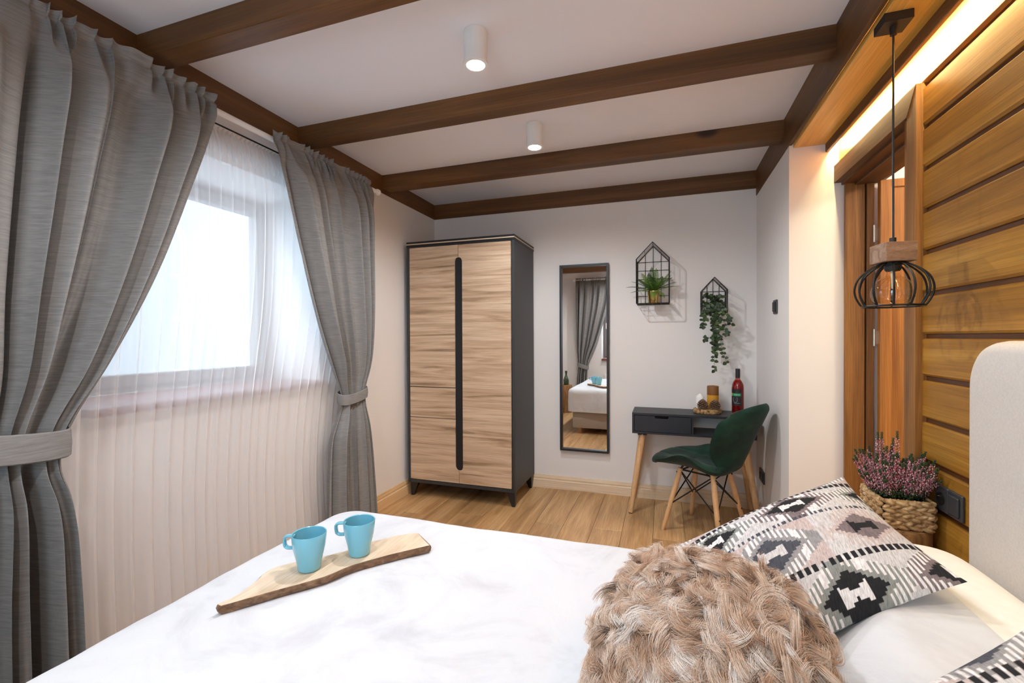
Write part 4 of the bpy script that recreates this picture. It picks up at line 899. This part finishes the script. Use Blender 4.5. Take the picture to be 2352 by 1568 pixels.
def mug(x, y, lab):
    z = .6055; t = thing('mug', lab, 'mug', (x, y, z), 0, 'turquoise mugs on the serving board')
    pr = [(0,.0),(.0275,0),(.0300,.002),(.0312,.007),(.0330,.022),(.0358,.036),(.0395,.050),(.0425,.064),(.0445,.08),(.0458,.100),(.0448,.1015),(.043,.100),(.0418,.08),(.0400,.066),(.0345,.035),(.031,.008),(0,.006)]
    obj('cup', lathe(B(), pr, 48, (x,y,z)), m_mug, t, True)
    d = Vector((-.962,-.274,0)); u = Vector((0,0,1)); hp = []
    for a in [(.040,.091),(.052,.0915),(.064,.090),(.0705,.083),(.0705,.072),(.068,.062),(.060,.0575),(.051,.0575),(.040,.058)]: hp.append(Vector((x,y,z))+d*a[0]+u*a[1])
    bm = tube(B(), smooth(hp, 4), .0045, 12); s_ = d.cross(u)
    for v in bm.verts:
        k = (v.co-Vector((x,y,z))).dot(s_); v.co += s_*k*.7
    obj('handle', bm, m_mug, t, True); return t
mug(-.944, 1.013, 'turquoise mug standing nearer the narrow pointed end of the serving board'); mug(-.866, 1.130, 'turquoise mug standing nearer the broad square end of the serving board')

# ------------------------------------------------------------------ stump table, basket, heather
st = obj('stump_table', lathe(B(), [(0,0),(.128,0),(.132,.05),(.126,.3),(.130,.600),(.124,.610),(0,.610)], 40, (.722,1.905,0)), m_stump, None, True); tag(st, 'tree stump bedside table under the heather basket', 'table')
bk0 = (.690,.830,1.820,1.985,.612,.703)
hb_ = thing('planter_basket', 'square woven water-hyacinth basket beside the headboard holding heather', 'basket', ((bk0[0]+bk0[1])/2, (bk0[2]+bk0[3])/2, bk0[4]))
t = NT('hyacinth'); t.set(Roughness=.75); tc = t.n('ShaderNodeTexCoord'); nz = t.n('ShaderNodeTexNoise', i_Scale=70.0, i_Detail=3.0); t.l(tc.outputs['Object'], nz.inputs['Vector']); t.l(t.ramp(nz.outputs[0], [(.3, lin(122,88,52)), (.55, lin(184,148,102)), (.75, lin(214,186,144))]), t.b.inputs['Base Color']); t.bump(nz.outputs[0], .4, .002); m_hy = t.m
obj('liner', box(B(), bk0[0]+.006, bk0[1]-.006, bk0[2]+.006, bk0[3]-.006, bk0[4], bk0[5]-.010), m_darkhole, hb_)
bm = B(); rg = random.Random(3)
def strand(p0, p1, r, nrm_):
    p0, p1 = Vector(p0), Vector(p1); pts = []; rs = []
    for k in range(7): q = k/6; pts.append(p0.lerp(p1, q)+Vector(nrm_)*.004*math.sin(PI*q)); rs.append(r*(.35+.65*math.sin(PI*q)**.7))
    tube(bm, pts, rs, 7)
x0, x1, y0, y1, z0, z1 = bk0; cor = [((x0,y0),(x1,y0),(0,-1,0)),((x0,y1),(x0,y0),(-1,0,0)),((x1,y0),(x1,y1),(1,0,0)),((x1,y1),(x0,y1),(0,1,0))]
rows = 7
for (a, b, nn) in cor:
    a, b = Vector((*a, 0)), Vector((*b, 0)); L = (b-a).length; m_ = 4
    for r_ in range(rows):
        z = z0+(z1-z0)*(r_+.5)/rows; sgn = 1 if r_ % 2 else -1
        for k in range(-1, m_+1):
            q0, q1 = (k+.5*(r_ % 2)-.12)/m_, (k+1.12+.5*(r_ % 2))/m_; q0, q1 = max(q0, 0), min(q1, 1)
            if q1-q0 < .08: continue
            dz = .0055*sgn; p = a.lerp(b, q0); q = a.lerp(b, q1); strand((p.x,p.y,z-dz+rg.uniform(-.001,.001)), (q.x,q.y,z+dz+rg.uniform(-.001,.001)), .0085+rg.uniform(-.001,.001), nn)
wv_ = obj('weave', bm, m_hy, hb_, True); wv_['kind'] = 'stuff'
bm = B()
for (a, b, nn) in cor:
    for s_ in (-1, 1): tube(bm, [(a[0]+(b[0]-a[0])*q, a[1]+(b[1]-a[1])*q, z1-.001+.003*math.sin(q*40+s_*1.57)) for q in np.linspace(0, 1, 20)], .0055, 7)
obj('rim', bm, m_hy, hb_, True)
he = thing('heather', 'pink flowering heather growing in the woven basket', 'plant', (.76, 1.90, .69))
obj('soil', box(B(), x0+.012, x1-.012, y0+.012, y1-.012, .685, .697, .003), m_darkhole, he)
bms, bmf, bmg = B(), B(), B(); rg = random.Random(11)
def octa(bm, c, r, mi=0):
    v = [bm.verts.new((c[0]+a*r, c[1]+b*r, c[2]+d*r)) for a, b, d in ((1,0,0),(-1,0,0),(0,1,0),(0,-1,0),(0,0,1.3),(0,0,-1.3))]
    for q in ((0,2,4),(2,1,4),(1,3,4),(3,0,4),(2,0,5),(1,2,5),(3,1,5),(0,3,5)): f = bm.faces.new([v[i] for i in q]); f.material_index = mi
for k in range(125):
    a = rg.uniform(0, 2*PI); r0 = .055*math.sqrt(rg.random()); r1 = .128*math.sqrt(rg.random())+.004; hgt = rg.uniform(.085, .175)*(1-.25*(r1/.13)**2)
    if k < 4: r1, hgt = rg.uniform(.02, .06), rg.uniform(.19, .225)
    p0 = Vector((.76+r0*math.cos(a), 1.90+r0*math.sin(a), .695)); p2 = Vector((min(.76+r1*math.cos(a)*.98, .845), 1.90+r1*math.sin(a), .70+hgt)); p1 = Vector((p0.x*.4+p2.x*.6, p0.y*.4+p2.y*.6, .69+hgt*.5))
    pts = [p0*(1-q)**2+p1*2*q*(1-q)+p2*q*q for q in np.linspace(0, 1, 9)]; tube(bms, pts, .0009, 4)
    nf_ = int(58*hgt/.13); col = rg.random()
    for i in range(nf_):
        q = .26+.66*i/nf_; p = p0*(1-q)**2+p1*2*q*(1-q)+p2*q*q; b = i*2.4+k; rr = .0085*(1.15-q*.55)
        octa(bmf, (min(p.x+rr*math.cos(b), .848), p.y+rr*math.sin(b), p.z+rg.uniform(-.002,.002)), rg.uniform(.0017,.0029), 0 if rg.random() < (.60 if col < .8 else .25) else (1 if rg.random() < .75 else 2))
    for i in range(16):
        q = .90+.12*i/16; p = p0*(1-q)**2+p1*2*q*(1-q)+p2*q*q; b = i*2.4; octa(bmg, (min(p.x+.0028*math.cos(b), .849), p.y+.0028*math.sin(b), p.z), .0021)
    for i in range(16):
        q = rg.uniform(.05, .42); p = p0*(1-q)**2+p1*2*q*(1-q)+p2*q*q; octa(bmg, (min(p.x+rg.uniform(-.012,.012), .848), p.y+rg.uniform(-.012,.012), p.z), .0036)
m_st = plain('heather_stem', lin(60,52,34), .8); m_gr = plain('heather_green', lin(48,66,30), .7)
for nm, b_, mt in (('stems', bms, m_st), ('flowers', bmf, [plain('heather_pink', lin(156,106,114), .7), plain('heather_pale', lin(212,168,172), .7), plain('heather_deep', lin(190,76,104), .7)]), ('greenery', bmg, m_gr)):
    o = obj(nm, b_, mt, he); o['kind'] = 'stuff'
# stump stool by the bed foot, reflected in the mirror
s2_ = obj('stump_stool', lathe(B(), [(0,0),(.10,0),(.106,.05),(.10,.25),(.104,.445),(.098,.455),(0,.455)], 36, (-1.60,-.16,0)), m_stump, None, True); tag(s2_, 'tree stump stool by the wall, seen in the mirror left of the bed', 'stool')
cb = obj('carafe', lathe(B(), [(0,0),(.04,0),(.045,.01),(.047,.08),(.03,.13),(.016,.16),(.016,.20),(.020,.205),(.020,.235),(0,.235)], 28, (-1.60,-.16,.456)), plain('green_bottle', lin(60,74,50), .2), None, True); tag(cb, 'dark green bottle standing on the stump stool', 'bottle')
